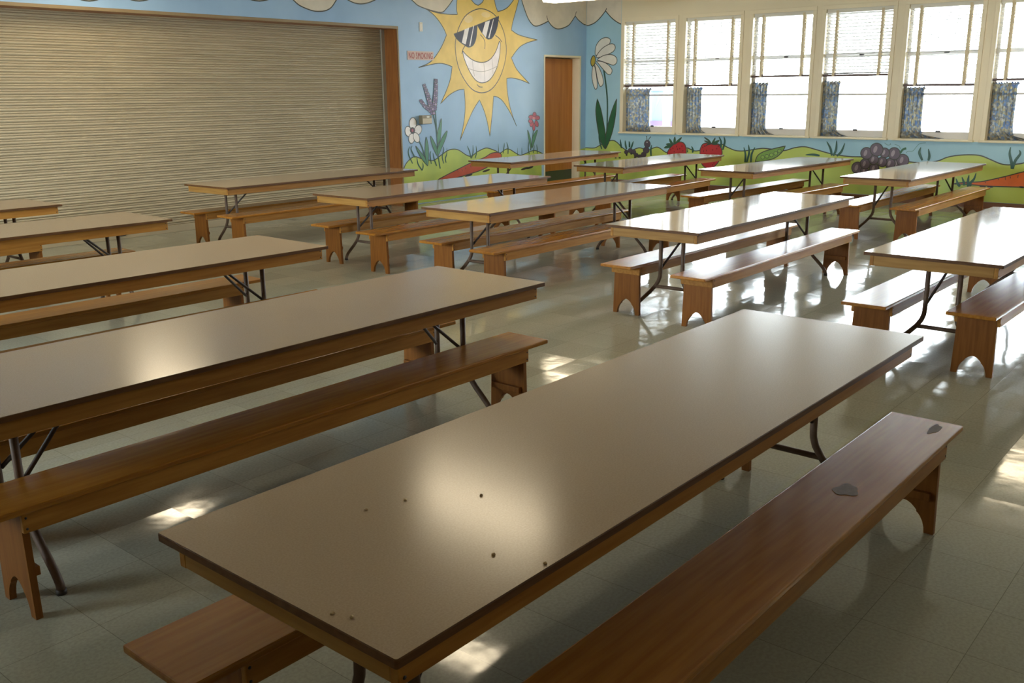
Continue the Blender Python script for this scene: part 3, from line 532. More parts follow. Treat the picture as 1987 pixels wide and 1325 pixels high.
  ('f','lav',0.007,[[(10.275,1.519),(10.27,1.508),(10.257,1.502),(10.24,1.502),(10.228,1.509),(10.223,1.52),(10.229,1.531),(10.242,1.538),(10.258,1.538),(10.271,1.531)]]),
  ('f','lav2',0.007,[[(10.313,1.514),(10.308,1.503),(10.294,1.496),(10.278,1.496),(10.266,1.503),(10.261,1.514),(10.267,1.525),(10.28,1.532),(10.296,1.532),(10.309,1.525)]]),
  ('f','lav',0.007,[[(10.27,1.487),(10.264,1.476),(10.251,1.469),(10.234,1.469),(10.221,1.477),(10.217,1.488),(10.222,1.499),(10.236,1.506),(10.252,1.506),(10.265,1.499)]]),
  ('f','lav',0.007,[[(10.309,1.484),(10.303,1.472),(10.29,1.465),(10.273,1.466),(10.26,1.473),(10.256,1.484),(10.261,1.496),(10.275,1.503),(10.291,1.502),(10.304,1.495)]]),
  ('f','lav2',0.007,[[(10.264,1.447),(10.258,1.435),(10.244,1.428),(10.227,1.428),(10.214,1.436),(10.209,1.447),(10.215,1.459),(10.229,1.466),(10.245,1.466),(10.259,1.458)]]),
  ('f','lav',0.007,[[(10.304,1.457),(10.298,1.445),(10.284,1.438),(10.267,1.438),(10.254,1.446),(10.249,1.457),(10.255,1.469),(10.269,1.476),(10.286,1.476),(10.299,1.469)]]),
  ('f','lav',0.007,[[(10.257,1.425),(10.252,1.413),(10.237,1.405),(10.22,1.406),(10.206,1.413),(10.202,1.425),(10.207,1.437),(10.222,1.444),(10.239,1.444),(10.253,1.437)]]),
  ('f','lav2',0.007,[[(10.298,1.422),(10.293,1.41),(10.278,1.403),(10.261,1.403),(10.247,1.41),(10.242,1.423),(10.248,1.434),(10.263,1.442),(10.28,1.441),(10.294,1.434)]]),
  ('f','lav',0.007,[[(10.25,1.381),(10.244,1.369),(10.229,1.362),(10.212,1.362),(10.198,1.37),(10.193,1.382),(10.199,1.395),(10.213,1.402),(10.231,1.402),(10.245,1.394)]]),
  ('f','lav',0.007,[[(10.292,1.383),(10.286,1.371),(10.271,1.363),(10.254,1.364),(10.24,1.371),(10.235,1.384),(10.241,1.396),(10.255,1.403),(10.273,1.403),(10.287,1.395)]]),
  ('f','lav2',0.007,[[(10.242,1.355),(10.236,1.342),(10.221,1.335),(10.203,1.335),(10.189,1.343),(10.184,1.356),(10.19,1.368),(10.205,1.376),(10.223,1.375),(10.237,1.367)]]),
  ('f','lav',0.007,[[(10.285,1.353),(10.279,1.34),(10.264,1.333),(10.246,1.333),(10.232,1.341),(10.227,1.354),(10.233,1.366),(10.248,1.374),(10.266,1.373),(10.28,1.365)]]),
 ]),
('S','painted_flower',None,'white five-petal painted flower with a pink centre', [
  ('s','teal',0.022,0,[(9.904,0.916),(9.97,0.801),(10.015,0.664)]),
  ('f','leaf',0.009,[[(9.837,0.841),(9.913,0.77),(10.005,0.681),(10.027,0.64),(10.071,0.541),(9.955,0.645),(9.873,0.761)]]),
  ('f','leaf',0.009,[[(10.055,0.96),(10.093,0.84),(10.096,0.727),(10.071,0.541),(10.028,0.663),(10.026,0.798)]]),
  ('f','petal',0.01,[[(9.867,1.159),(9.851,1.109),(9.813,1.079),(9.769,1.08),(9.735,1.112),(9.724,1.163),(9.74,1.212),(9.777,1.242),(9.821,1.241),(9.856,1.209)]]),
  ('f','petal',0.01,[[(9.964,1.054),(9.933,1.017),(9.888,1.001),(9.845,1.01),(9.821,1.043),(9.825,1.085),(9.855,1.121),(9.901,1.138),(9.944,1.129),(9.968,1.097)]]),
  ('f','petal',0.01,[[(9.758,1.058),(9.753,1.015),(9.726,0.987),(9.687,0.985),(9.653,1.009),(9.635,1.05),(9.641,1.093),(9.668,1.121),(9.706,1.124),(9.74,1.1)]]),
  ('f','petal',0.01,[[(9.819,0.947),(9.8,0.907),(9.766,0.885),(9.73,0.889),(9.705,0.917),(9.701,0.959),(9.719,0.999),(9.753,1.021),(9.789,1.018),(9.814,0.989)]]),
  ('f','petal',0.01,[[(9.911,0.975),(9.919,0.931),(9.902,0.899),(9.867,0.892),(9.827,0.912),(9.797,0.95),(9.79,0.994),(9.806,1.025),(9.841,1.033),(9.881,1.013)]]),
  ('f','pinkd',0.012,[[(9.828,1.065),(9.818,1.043),(9.794,1.031),(9.765,1.032),(9.742,1.046),(9.734,1.068),(9.744,1.09),(9.768,1.103),(9.797,1.102),(9.82,1.087)]]),
  ('f','pink',0.01,[[(9.803,1.066),(9.798,1.051),(9.788,1.041),(9.775,1.042),(9.765,1.052),(9.762,1.067),(9.767,1.083),(9.778,1.092),(9.79,1.092),(9.8,1.082)]]),
 ]),
('S','painted_flower',None,'pink painted flower beside the orange door', [
  ('s','teal',0.02,0,[(12.577,0.977),(12.545,0.816),(12.498,0.646)]),
  ('f','leaf',0.009,[[(12.423,0.982),(12.499,0.837),(12.513,0.665),(12.452,0.82)]]),
  ('f','leaf',0.009,[[(12.687,0.973),(12.639,0.851),(12.544,0.682),(12.529,0.76),(12.577,0.891)]]),
  ('f','pink',0.009,[[(12.624,1.023),(12.617,0.985),(12.598,0.962),(12.575,0.963),(12.557,0.987),(12.55,1.026),(12.557,1.063),(12.576,1.086),(12.599,1.085),(12.617,1.061)]]),
  ('f','pink',0.009,[[(12.577,1.073),(12.56,1.045),(12.532,1.03),(12.503,1.034),(12.486,1.055),(12.486,1.086),(12.503,1.114),(12.532,1.129),(12.56,1.125),(12.577,1.104)]]),
  ('f','pink',0.009,[[(12.708,1.081),(12.712,1.049),(12.698,1.027),(12.67,1.024),(12.639,1.04),(12.617,1.069),(12.612,1.101),(12.627,1.123),(12.655,1.127),(12.686,1.111)]]),
  ('f','pink',0.009,[[(12.557,1.12),(12.546,1.1),(12.518,1.089),(12.484,1.09),(12.456,1.103),(12.446,1.123),(12.456,1.143),(12.484,1.154),(12.518,1.154),(12.546,1.14)]]),
  ('f','pink',0.009,[[(12.657,1.216),(12.647,1.19),(12.622,1.174),(12.591,1.174),(12.566,1.192),(12.557,1.218),(12.567,1.245),(12.592,1.261),(12.622,1.26),(12.647,1.243)]]),
  ('f','pink',0.009,[[(12.588,1.184),(12.575,1.164),(12.541,1.152),(12.499,1.154),(12.465,1.167),(12.452,1.187),(12.465,1.207),(12.499,1.218),(12.541,1.217),(12.575,1.204)]]),
  ('f','pink',0.009,[[(12.747,1.168),(12.734,1.147),(12.697,1.135),(12.653,1.136),(12.617,1.15),(12.603,1.172),(12.617,1.193),(12.653,1.205),(12.698,1.204),(12.734,1.19)]]),
  ('f','pinkl',0,[[(12.625,1.164),(12.618,1.151),(12.599,1.143),(12.576,1.143),(12.558,1.152),(12.551,1.166),(12.558,1.179),(12.576,1.187),(12.599,1.186),(12.618,1.177)]]),
 ]),
('W','painted_cloud',None,'end of the scalloped painted cloud beside the first window', [
  ('f','cloud',0.016,[[(10.112,2.705),(10.124,2.705),(10.082,2.696),(9.95,2.731),(9.834,2.807),(9.719,2.917)],[(9.719,2.917),(9.615,2.816),(9.498,2.734),(9.396,2.686)],[(9.396,2.686),(9.396,3.25)],[(9.396,3.25),(10.112,3.25)],[(10.112,3.25),(10.112,2.705)]]),
  ('s','line',0.014,0,[(9.722,2.912),(9.707,2.941),(9.701,2.959)]),
 ]),
('W','painted_hills',None,'lime green painted hills below the windows', [
  ('f','hill',0.016,[[(10.112,0.611),(10.096,0.611),(9.914,0.614),(9.789,0.669),(9.664,0.723),(9.529,0.757),(9.435,0.724),(9.342,0.652),(9.25,0.602),(9.173,0.583),(9.097,0.607),(9.021,0.635),(8.958,0.645),(8.882,0.629),(8.794,0.611),(8.721,0.639),(8.623,0.668),(8.549,0.645),(8.474,0.6),(8.412,0.585),(8.257,0.613),(8.058,0.67),(7.975,0.652),(7.893,0.627),(7.789,0.643),(7.565,0.715),(7.404,0.749),(7.341,0.721),(7.27,0.693),(7.15,0.657),(7.003,0.656),(6.775,0.695),(6.662,0.706),(6.464,0.692),(6.325,0.683),(6.165,0.731),(6.005,0.751),(5.843,0.719),(5.577,0.658),(5.319,0.63),(5.144,0.631),(5.135,0.631),(4.927,0.61),(4.439,0.586),(4.355,0.582),(4.217,0.58),(4.044,0.615),(3.929,0.668),(3.788,0.7),(3.62,0.713),(3.491,0.704),(3.359,0.655),(3.241,0.609),(3.14,0.597),(3.031,0.612),(2.952,0.631),(2.766,0.704),(2.471,0.689),(2.13,0.677),(-1,0.62)],[(-1,0.62),(-1,0.09)],[(-1,0.09),(10.112,0.09)],[(10.112,0.09),(10.112,0.611)]]),
 ]),
('W','painted_daisy',None,'tall painted daisy with white petals between door and first window', [
  ('s','teal',0.03,0,[(9.74,1.97),(9.674,1.617),(9.648,1.333),(9.654,0.879),(9.684,0.612)]),
  ('f','dgreen',0.014,[[(9.865,1.464),(9.787,1.285),(9.723,1.046),(9.68,0.83),(9.693,0.606)],[(9.693,0.606),(9.792,0.754),(9.857,0.996),(9.897,1.26),(9.865,1.464)]]),
  ('f','dgreen',0.014,[[(9.457,1.463),(9.474,1.192),(9.527,0.929),(9.611,0.711),(9.675,0.6)],[(9.675,0.6),(9.679,0.806),(9.619,1.071),(9.535,1.31),(9.457,1.463)]]),
  ('s','teal',0.03,1,[(9.823,0.881),(9.81,0.76),(9.757,0.599)]),
  ('f','petalg',0.012,[[(9.922,2.208),(9.909,2.347),(9.822,2.448),(9.706,2.483),(9.618,2.452),(9.623,2.383),(9.732,2.306),(9.877,2.206)]]),
  ('f','petalg',0.012,[[(9.892,2.19),(9.79,2.297),(9.645,2.366),(9.544,2.369),(9.505,2.31),(9.556,2.243),(9.7,2.19),(9.871,2.155)]]),
  ('f','petalg',0.012,[[(9.876,2.125),(9.73,2.191),(9.584,2.198),(9.482,2.149),(9.471,2.068),(9.537,2.023),(9.639,2.049),(9.787,2.094)]]),
  ('f','petalg',0.012,[[(9.89,2.097),(9.757,2.082),(9.638,2.026),(9.564,1.943),(9.592,1.874),(9.65,1.875),(9.725,1.934),(9.845,2.049)]]),
  ('f','petalg',0.012,[[(9.929,2.067),(9.844,1.995),(9.767,1.853),(9.742,1.735),(9.779,1.677),(9.824,1.689),(9.871,1.808),(9.903,1.949)]]),
  ('f','petalg',0.012,[[(9.972,2.01),(9.991,1.857),(9.959,1.714),(9.912,1.626),(9.874,1.654),(9.876,1.76),(9.912,1.95),(9.94,2.021)]]),
  ('f','dcent',0.016,[[(9.918,2.097),(9.935,2.047),(9.964,2.018),(9.993,2.022),(10.012,2.057),(10.013,2.11),(9.995,2.16),(9.966,2.189),(9.937,2.185),(9.918,2.15)]]),
 ]),
('W','painted_caterpillar',None,'dark purple painted caterpillar below the first window', [
  ('f','soil',0,[[(9.208,0.518),(9.212,0.507),(9.222,0.499),(9.235,0.499),(9.245,0.505),(9.25,0.517),(9.246,0.528),(9.236,0.535),(9.223,0.536),(9.213,0.529)]]),
  ('f','soil',0,[[(9.113,0.543),(9.116,0.531),(9.126,0.524),(9.139,0.523),(9.149,0.53),(9.154,0.541),(9.15,0.552),(9.14,0.56),(9.127,0.56),(9.117,0.554)]]),
  ('f','soil',0,[[(9.034,0.482),(9.038,0.47),(9.048,0.463),(9.061,0.463),(9.071,0.469),(9.075,0.48),(9.072,0.492),(9.062,0.499),(9.049,0.499),(9.039,0.493)]]),
  ('f','soil',0,[[(8.945,0.464),(8.949,0.453),(8.959,0.445),(8.971,0.445),(8.981,0.451),(8.986,0.462),(8.982,0.474),(8.972,0.481),(8.96,0.481),(8.949,0.475)]]),
  ('f','soil',0,[[(8.823,0.563),(8.826,0.552),(8.836,0.544),(8.848,0.544),(8.858,0.551),(8.863,0.562),(8.859,0.573),(8.849,0.58),(8.837,0.58),(8.827,0.574)]]),
  ('f','cat',0.008,[[(9.195,0.566),(9.203,0.546),(9.223,0.533),(9.249,0.532),(9.27,0.544),(9.278,0.564),(9.271,0.584),(9.25,0.597),(9.225,0.598),(9.204,0.586)]]),
  ('f','cat',0.008,[[(9.108,0.596),(9.116,0.573),(9.139,0.558),(9.167,0.557),(9.191,0.571),(9.2,0.593),(9.192,0.615),(9.169,0.63),(9.141,0.631),(9.117,0.618)]]),
  ('f','cat',0.008,[[(9.037,0.571),(9.045,0.549),(9.068,0.534),(9.096,0.533),(9.119,0.546),(9.129,0.568),(9.121,0.591),(9.098,0.606),(9.07,0.607),(9.046,0.594)]]),
  ('f','cat',0.008,[[(8.987,0.52),(8.995,0.499),(9.016,0.485),(9.043,0.484),(9.065,0.496),(9.074,0.517),(9.066,0.539),(9.045,0.553),(9.018,0.553),(8.996,0.541)]]),
  ('f','cat',0.008,[[(8.911,0.497),(8.918,0.475),(8.939,0.462),(8.966,0.461),(8.988,0.473),(8.997,0.494),(8.989,0.515),(8.968,0.529),(8.942,0.53),(8.92,0.517)]]),
  ('f','cat',0.008,[[(8.827,0.534),(8.836,0.508),(8.862,0.491),(8.894,0.49),(8.921,0.505),(8.932,0.531),(8.923,0.557),(8.897,0.574),(8.864,0.575),(8.838,0.56)]]),
  ('f','cat',0.008,[[(8.769,0.612),(8.78,0.581),(8.811,0.561),(8.849,0.559),(8.881,0.577),(8.894,0.608),(8.883,0.639),(8.852,0.659),(8.814,0.66),(8.782,0.642)]]),
  ('f','cat',0.01,[[(8.753,0.716),(8.763,0.679),(8.792,0.656),(8.829,0.655),(8.86,0.677),(8.872,0.713),(8.862,0.75),(8.833,0.774),(8.796,0.775),(8.765,0.753)]]),
  ('f','petal',0,[[(8.808,0.743),(8.81,0.737),(8.814,0.733),(8.82,0.733),(8.824,0.736),(8.826,0.743),(8.824,0.749),(8.82,0.753),(8.815,0.753),(8.81,0.749)]]),
  ('s','soil',0.012,0,[(8.818,0.777),(8.823,0.808),(8.83,0.839)]),
  ('s','soil',0.012,0,[(8.79,0.778),(8.776,0.806),(8.752,0.834)]),
  ('f','soil',0,[[(8.818,0.839),(8.82,0.836),(8.826,0.833),(8.834,0.833),(8.84,0.835),(8.843,0.839),(8.84,0.843),(8.834,0.845),(8.827,0.845),(8.82,0.843)]]),
  ('f','soil',0,[[(8.741,0.832),(8.743,0.828),(8.748,0.826),(8.755,0.826),(8.761,0.828),(8.763,0.831),(8.761,0.835),(8.755,0.837),(8.749,0.838),(8.743,0.836)]]),
  ('f','soil',0,[[(9.434,0.456),(9.438,0.451),(9.449,0.448),(9.462,0.447),(9.472,0.45),(9.476,0.455),(9.472,0.46),(9.462,0.464),(9.449,0.464),(9.438,0.461)]]),
  ('f','soil',0,[[(9.347,0.462),(9.351,0.455),(9.363,0.451),(9.377,0.45),(9.389,0.454),(9.394,0.46),(9.389,0.466),(9.378,0.471),(9.363,0.471),(9.351,0.468)]]),
 ]),
('W','painted_strawberry',None,'left painted strawberry, leaning, below the windows', [
  ('f','red',0.016,[[(8.411,0.556),(8.401,0.608),(8.344,0.682),(8.263,0.745),(8.168,0.766),(8.096,0.74),(8.058,0.67),(8.052,0.579),(8.084,0.455),(8.176,0.38),(8.297,0.406),(8.384,0.485)]]),
  ('f','dgreen',0.009,[[(8.304,0.724),(8.365,0.753),(8.379,0.814),(8.329,0.764)]]),
  ('f','dgreen',0.009,[[(8.291,0.719),(8.3,0.775),(8.279,0.847),(8.26,0.776)]]),
  ('f','dgreen',0.009,[[(8.285,0.719),(8.229,0.787),(8.148,0.84),(8.192,0.773)]]),
  ('f','dgreen',0.009,[[(8.297,0.719),(8.417,0.7),(8.476,0.657),(8.379,0.665)]]),
  ('f','dgreen',0.009,[[(8.304,0.724),(8.382,0.737),(8.442,0.72),(8.381,0.706)]]),
  ('f','seed',0,[[(8.34,0.635),(8.342,0.626),(8.347,0.622),(8.352,0.622),(8.356,0.628),(8.356,0.636),(8.354,0.644),(8.349,0.649),(8.344,0.649),(8.34,0.643)]]),
  ('f','seed',0,[[(8.299,0.656),(8.301,0.648),(8.306,0.643),(8.311,0.644),(8.315,0.649),(8.315,0.658),(8.313,0.666),(8.308,0.671),(8.303,0.67),(8.299,0.665)]]),
  ('f','seed',0,[[(8.228,0.689),(8.231,0.681),(8.236,0.676),(8.241,0.677),(8.244,0.682),(8.245,0.691),(8.242,0.699),(8.237,0.704),(8.232,0.703),(8.229,0.698)]]),
  ('f','seed',0,[[(8.208,0.644),(8.211,0.636),(8.216,0.631),(8.221,0.631),(8.224,0.637),(8.225,0.645),(8.222,0.654),(8.218,0.658),(8.212,0.658),(8.209,0.652)]]),
  ('f','seed',0,[[(8.167,0.655),(8.17,0.647),(8.175,0.642),(8.18,0.643),(8.183,0.648),(8.184,0.657),(8.181,0.665),(8.176,0.67),(8.171,0.669),(8.168,0.664)]]),
  ('f','seed',0,[[(8.128,0.697),(8.13,0.689),(8.135,0.684),(8.14,0.685),(8.144,0.69),(8.144,0.699),(8.142,0.707),(8.137,0.712),(8.132,0.711),(8.128,0.706)]]),
  ('f','seed',0,[[(8.107,0.622),(8.109,0.613),(8.114,0.609),(8.119,0.609),(8.123,0.615),(8.123,0.623),(8.121,0.631),(8.116,0.636),(8.111,0.636),(8.107,0.63)]]),
  ('f','seed',0,[[(8.272,0.601),(8.275,0.593),(8.28,0.588),(8.285,0.588),(8.288,0.594),(8.289,0.602),(8.286,0.611),(8.282,0.615),(8.276,0.615),(8.273,0.609)]]),
 ]),
('W','painted_strawberry',None,'right painted strawberry, upright, below the windows', [
  ('f','red',0.016,[[(7.794,0.618),(7.785,0.678),(7.748,0.739),(7.68,0.761),(7.589,0.756),(7.499,0.758),(7.439,0.728),(7.399,0.66),(7.395,0.581),(7.44,0.48),(7.503,0.403),(7.558,0.36),(7.626,0.354),(7.684,0.365),(7.75,0.418),(7.783,0.507)]]),
  ('f','dgreen',0.009,[[(7.595,0.749),(7.648,0.792),(7.725,0.85),(7.631,0.807)]]),
  ('f','dgreen',0.009,[[(7.589,0.749),(7.569,0.794),(7.526,0.849),(7.54,0.79)]]),
  ('f','dgreen',0.009,[[(7.583,0.744),(7.523,0.79),(7.452,0.812),(7.494,0.761)]]),
  ('f','dgreen',0.009,[[(7.594,0.744),(7.669,0.771),(7.722,0.795),(7.647,0.782)]]),
  ('f','dgreen',0.009,[[(7.6,0.743),(7.656,0.732),(7.7,0.706),(7.646,0.752)]]),
  ('f','dgreen',0.009,[[(7.583,0.744),(7.522,0.756),(7.454,0.752),(7.521,0.736)]]),
  ('f','seed',0,[[(7.737,0.689),(7.74,0.681),(7.744,0.676),(7.749,0.676),(7.753,0.682),(7.753,0.69),(7.751,0.698),(7.746,0.703),(7.741,0.702),(7.738,0.697)]]),
  ('f','seed',0,[[(7.704,0.71),(7.707,0.702),(7.711,0.697),(7.716,0.697),(7.719,0.703),(7.72,0.711),(7.718,0.719),(7.713,0.724),(7.708,0.723),(7.705,0.718)]]),
  ('f','seed',0,[[(7.667,0.641),(7.669,0.633),(7.673,0.628),(7.678,0.628),(7.682,0.634),(7.682,0.642),(7.68,0.65),(7.675,0.655),(7.671,0.655),(7.667,0.649)]]),
  ('f','seed',0,[[(7.717,0.629),(7.72,0.621),(7.724,0.616),(7.729,0.617),(7.733,0.622),(7.733,0.631),(7.731,0.639),(7.726,0.643),(7.721,0.643),(7.718,0.637)]]),
  ('f','seed',0,[[(7.554,0.654),(7.556,0.646),(7.561,0.642),(7.565,0.642),(7.569,0.648),(7.569,0.656),(7.567,0.664),(7.563,0.668),(7.558,0.668),(7.554,0.663)]]),
  ('f','seed',0,[[(7.482,0.676),(7.484,0.668),(7.488,0.664),(7.493,0.664),(7.497,0.67),(7.497,0.678),(7.495,0.686),(7.49,0.691),(7.486,0.69),(7.482,0.685)]]),
  ('f','seed',0,[[(7.456,0.717),(7.458,0.709),(7.462,0.704),(7.467,0.705),(7.471,0.71),(7.471,0.718),(7.469,0.726),(7.465,0.731),(7.46,0.73),(7.456,0.725)]]),
  ('f','seed',0,[[(7.541,0.415),(7.544,0.407),(7.548,0.402),(7.553,0.403),(7.557,0.408),(7.557,0.416),(7.555,0.425),(7.55,0.429),(7.546,0.429),(7.542,0.423)]]),
  ('f','seed',0,[[(7.52,0.446),(7.523,0.438),(7.527,0.433),(7.532,0.434),(7.536,0.439),(7.536,0.447),(7.534,0.455),(7.529,0.46),(7.524,0.46),(7.521,0.454)]]),
 ]),
('W','painted_pea_pod',None,'open green painted pea pod below the third window', [
  ('f','leaf2',0.014,[[(6.805,0.49),(6.768,0.591),(6.659,0.66),(6.466,0.717),(6.316,0.752)],[(6.316,0.752),(6.365,0.656),(6.483,0.562),(6.649,0.512),(6.805,0.49)]]),
  ('f','pea',0.007,[[(6.65,0.569),(6.655,0.552),(6.67,0.541),(6.689,0.541),(6.705,0.55),(6.712,0.567),(6.707,0.584),(6.692,0.595),(6.673,0.596),(6.657,0.586)]]),
  ('f','pea',0.007,[[(6.58,0.587),(6.585,0.57),(6.6,0.559),(6.619,0.559),(6.635,0.569),(6.642,0.585),(6.638,0.602),(6.623,0.613),(6.604,0.614),(6.587,0.604)]]),
  ('f','pea',0.007,[[(6.506,0.611),(6.511,0.594),(6.526,0.583),(6.545,0.582),(6.561,0.592),(6.568,0.608),(6.563,0.625),(6.548,0.636),(6.529,0.637),(6.513,0.627)]]),
  ('f','pea',0.007,[[(6.436,0.639),(6.44,0.622),(6.455,0.611),(6.474,0.61),(6.49,0.62),(6.497,0.637),(6.492,0.653),(6.477,0.664),(6.458,0.665),(6.442,0.655)]]),
  ('f','pea',0.007,[[(6.377,0.676),(6.382,0.66),(6.396,0.649),(6.415,0.648),(6.431,0.658),(6.438,0.674),(6.433,0.691),(6.419,0.702),(6.4,0.702),(6.384,0.693)]]),
 ]),
('W','painted_grapes',None,'bunch of purple painted grapes below the fourth window', [
  ('f','grape',0.014,[[(5.037,0.358),(5.047,0.315),(5.082,0.286),(5.128,0.284),(5.167,0.309),(5.185,0.351),(5.175,0.395),(5.14,0.423),(5.094,0.425),(5.054,0.4)]]),
  ('f','grapehi',0,[[(5.106,0.352),(5.116,0.33),(5.13,0.319),(5.142,0.323),(5.149,0.34),(5.146,0.364),(5.136,0.385),(5.122,0.396),(5.109,0.392),(5.103,0.375)]]),
  ('f','grape',0.014,[[(4.902,0.336),(4.912,0.292),(4.946,0.264),(4.992,0.262),(5.031,0.286),(5.049,0.328),(5.038,0.372),(5.004,0.4),(4.959,0.402),(4.92,0.378)]]),
  ('f','grapehi',0,[[(4.97,0.329),(4.98,0.308),(4.994,0.297),(5.006,0.3),(5.013,0.317),(5.01,0.341),(5,0.362),(4.986,0.373),(4.974,0.369),(4.968,0.353)]]),
  ('f','grape',0.014,[[(4.76,0.372),(4.77,0.329),(4.803,0.301),(4.848,0.298),(4.887,0.323),(4.905,0.365),(4.895,0.408),(4.861,0.436),(4.816,0.438),(4.777,0.413)]]),
  ('f','grapehi',0,[[(4.827,0.365),(4.837,0.344),(4.85,0.333),(4.863,0.337),(4.869,0.354),(4.866,0.377),(4.857,0.398),(4.843,0.409),(4.831,0.405),(4.825,0.389)]]),
  ('f','grape',0.014,[[(4.639,0.435),(4.649,0.394),(4.68,0.367),(4.723,0.365),(4.76,0.389),(4.777,0.429),(4.767,0.47),(4.735,0.496),(4.693,0.498),(4.656,0.475)]]),
  ('f','grapehi',0,[[(4.703,0.429),(4.712,0.409),(4.725,0.398),(4.737,0.402),(4.743,0.418),(4.74,0.44),(4.731,0.46),(4.718,0.471),(4.707,0.467),(4.701,0.451)]]),
  ('f','grape',0.014,[[(5.079,0.473),(5.091,0.423),(5.132,0.39),(5.185,0.388),(5.231,0.416),(5.252,0.465),(5.24,0.516),(5.199,0.548),(5.146,0.551),(5.1,0.522)]]),
  ('f','grapehi',0,[[(5.16,0.466),(5.171,0.441),(5.188,0.428),(5.202,0.433),(5.209,0.452),(5.207,0.48),(5.195,0.505),(5.178,0.517),(5.164,0.513),(5.157,0.493)]]),
  ('f','grape',0.014,[[(4.999,0.433),(5.007,0.398),(5.035,0.376),(5.071,0.374),(5.103,0.394),(5.117,0.428),(5.109,0.462),(5.081,0.485),(5.044,0.486),(5.013,0.466)]]),
  ('f','grapehi',0,[[(5.054,0.428),(5.062,0.411),(5.073,0.402),(5.083,0.405),(5.088,0.419),(5.086,0.437),(5.078,0.454),(5.067,0.463),(5.057,0.46),(5.052,0.447)]]),
  ('f','grape',0.014,[[(4.852,0.476),(4.861,0.434),(4.894,0.408),(4.937,0.406),(4.975,0.429),(4.992,0.47),(4.982,0.511),(4.949,0.537),(4.906,0.539),(4.869,0.516)]]),
  ('f','grapehi',0,[[(4.917,0.47),(4.926,0.449),(4.94,0.439),(4.951,0.443),(4.957,0.459),(4.955,0.481),(4.945,0.502),(4.932,0.512),(4.921,0.508),(4.915,0.492)]]),
  ('f','grape',0.014,[[(4.986,0.535),(4.996,0.492),(5.03,0.464),(5.076,0.462),(5.115,0.487),(5.133,0.529),(5.123,0.572),(5.088,0.6),(5.043,0.602),(5.004,0.577)]]),
  ('f','grapehi',0,[[(5.054,0.529),(5.064,0.508),(5.078,0.497),(5.091,0.501),(5.097,0.518),(5.094,0.541),(5.084,0.562),(5.07,0.573),(5.058,0.569),(5.052,0.552)]]),
  ('f','grape',0.014,[[(4.537,0.553),(4.546,0.513),(4.577,0.487),(4.619,0.485),(4.656,0.508),(4.673,0.548),(4.663,0.588),(4.632,0.614),(4.59,0.616),(4.554,0.593)]]),
  ('f','grapehi',0,[[(4.6,0.548),(4.609,0.528),(4.622,0.518),(4.633,0.521),(4.639,0.537),(4.637,0.559),(4.628,0.579),(4.615,0.589),(4.604,0.586),(4.598,0.57)]]),
  ('f','grape',0.014,[[(4.626,0.557),(4.636,0.515),(4.669,0.487),(4.713,0.485),(4.751,0.51),(4.769,0.551),(4.759,0.594),(4.726,0.621),(4.682,0.622),(4.644,0.598)]]),
  ('f','grapehi',0,[[(4.693,0.551),(4.702,0.53),(4.716,0.52),(4.728,0.523),(4.734,0.54),(4.732,0.563),(4.722,0.584),(4.709,0.594),(4.697,0.591),(4.691,0.574)]]),
  ('f','grape',0.014,[[(4.745,0.573),(4.755,0.533),(4.787,0.506),(4.83,0.505),(4.867,0.528),(4.884,0.568),(4.874,0.609),(4.841,0.635),(4.799,0.637),(4.762,0.613)]]),
  ('f','grapehi',0,[[(4.81,0.568),(4.819,0.548),(4.832,0.538),(4.843,0.541),(4.849,0.557),(4.847,0.58),(4.838,0.6),(4.825,0.61),(4.813,0.606),(4.807,0.59)]]),
  ('f','grape',0.014,[[(4.87,0.6),(4.88,0.559),(4.913,0.533),(4.956,0.531),(4.993,0.555),(5.01,0.595),(5,0.636),(4.968,0.662),(4.924,0.664),(4.887,0.64)]]),
  ('f','grapehi',0,[[(4.935,0.595),(4.945,0.574),(4.958,0.564),(4.97,0.568),(4.976,0.584),(4.973,0.606),(4.964,0.626),(4.951,0.637),(4.939,0.633),(4.933,0.617)]]),
  ('f','grape',0.014,[[(4.441,0.607),(4.452,0.556),(4.491,0.524),(4.543,0.522),(4.588,0.551),(4.609,0.6),(4.598,0.651),(4.559,0.683),(4.507,0.685),(4.462,0.656)]]),
  ('f','grapehi',0,[[(4.519,0.6),(4.53,0.575),(4.546,0.563),(4.56,0.567),(4.568,0.587),(4.565,0.614),(4.554,0.639),(4.538,0.651),(4.524,0.647),(4.517,0.627)]]),
  ('f','grape',0.014,[[(4.569,0.697),(4.58,0.646),(4.62,0.614),(4.672,0.612),(4.718,0.641),(4.739,0.691),(4.727,0.741),(4.687,0.773),(4.635,0.775),(4.59,0.746)]]),
  ('f','grapehi',0,[[(4.648,0.69),(4.659,0.665),(4.675,0.653),(4.689,0.657),(4.697,0.677),(4.694,0.705),(4.683,0.729),(4.667,0.742),(4.653,0.737),(4.645,0.717)]]),
  ('f','grape',0.014,[[(4.721,0.703),(4.731,0.662),(4.763,0.636),(4.805,0.635),(4.842,0.658),(4.859,0.698),(4.849,0.739),(4.817,0.765),(4.775,0.766),(4.738,0.742)]]),
  ('f','grapehi',0,[[(4.785,0.697),(4.795,0.678),(4.808,0.667),(4.819,0.671),(4.825,0.687),(4.823,0.709),(4.814,0.729),(4.801,0.739),(4.789,0.735),(4.783,0.72)]]),
  ('f','grape',0.014,[[(4.966,0.687),(4.977,0.638),(5.017,0.606),(5.07,0.604),(5.115,0.633),(5.136,0.682),(5.124,0.731),(5.084,0.763),(5.031,0.765),(4.986,0.736)]]),
  ('f','grapehi',0,[[(5.045,0.681),(5.056,0.656),(5.072,0.644),(5.087,0.649),(5.094,0.668),(5.091,0.695),(5.079,0.72),(5.063,0.732),(5.049,0.727),(5.042,0.708)]]),
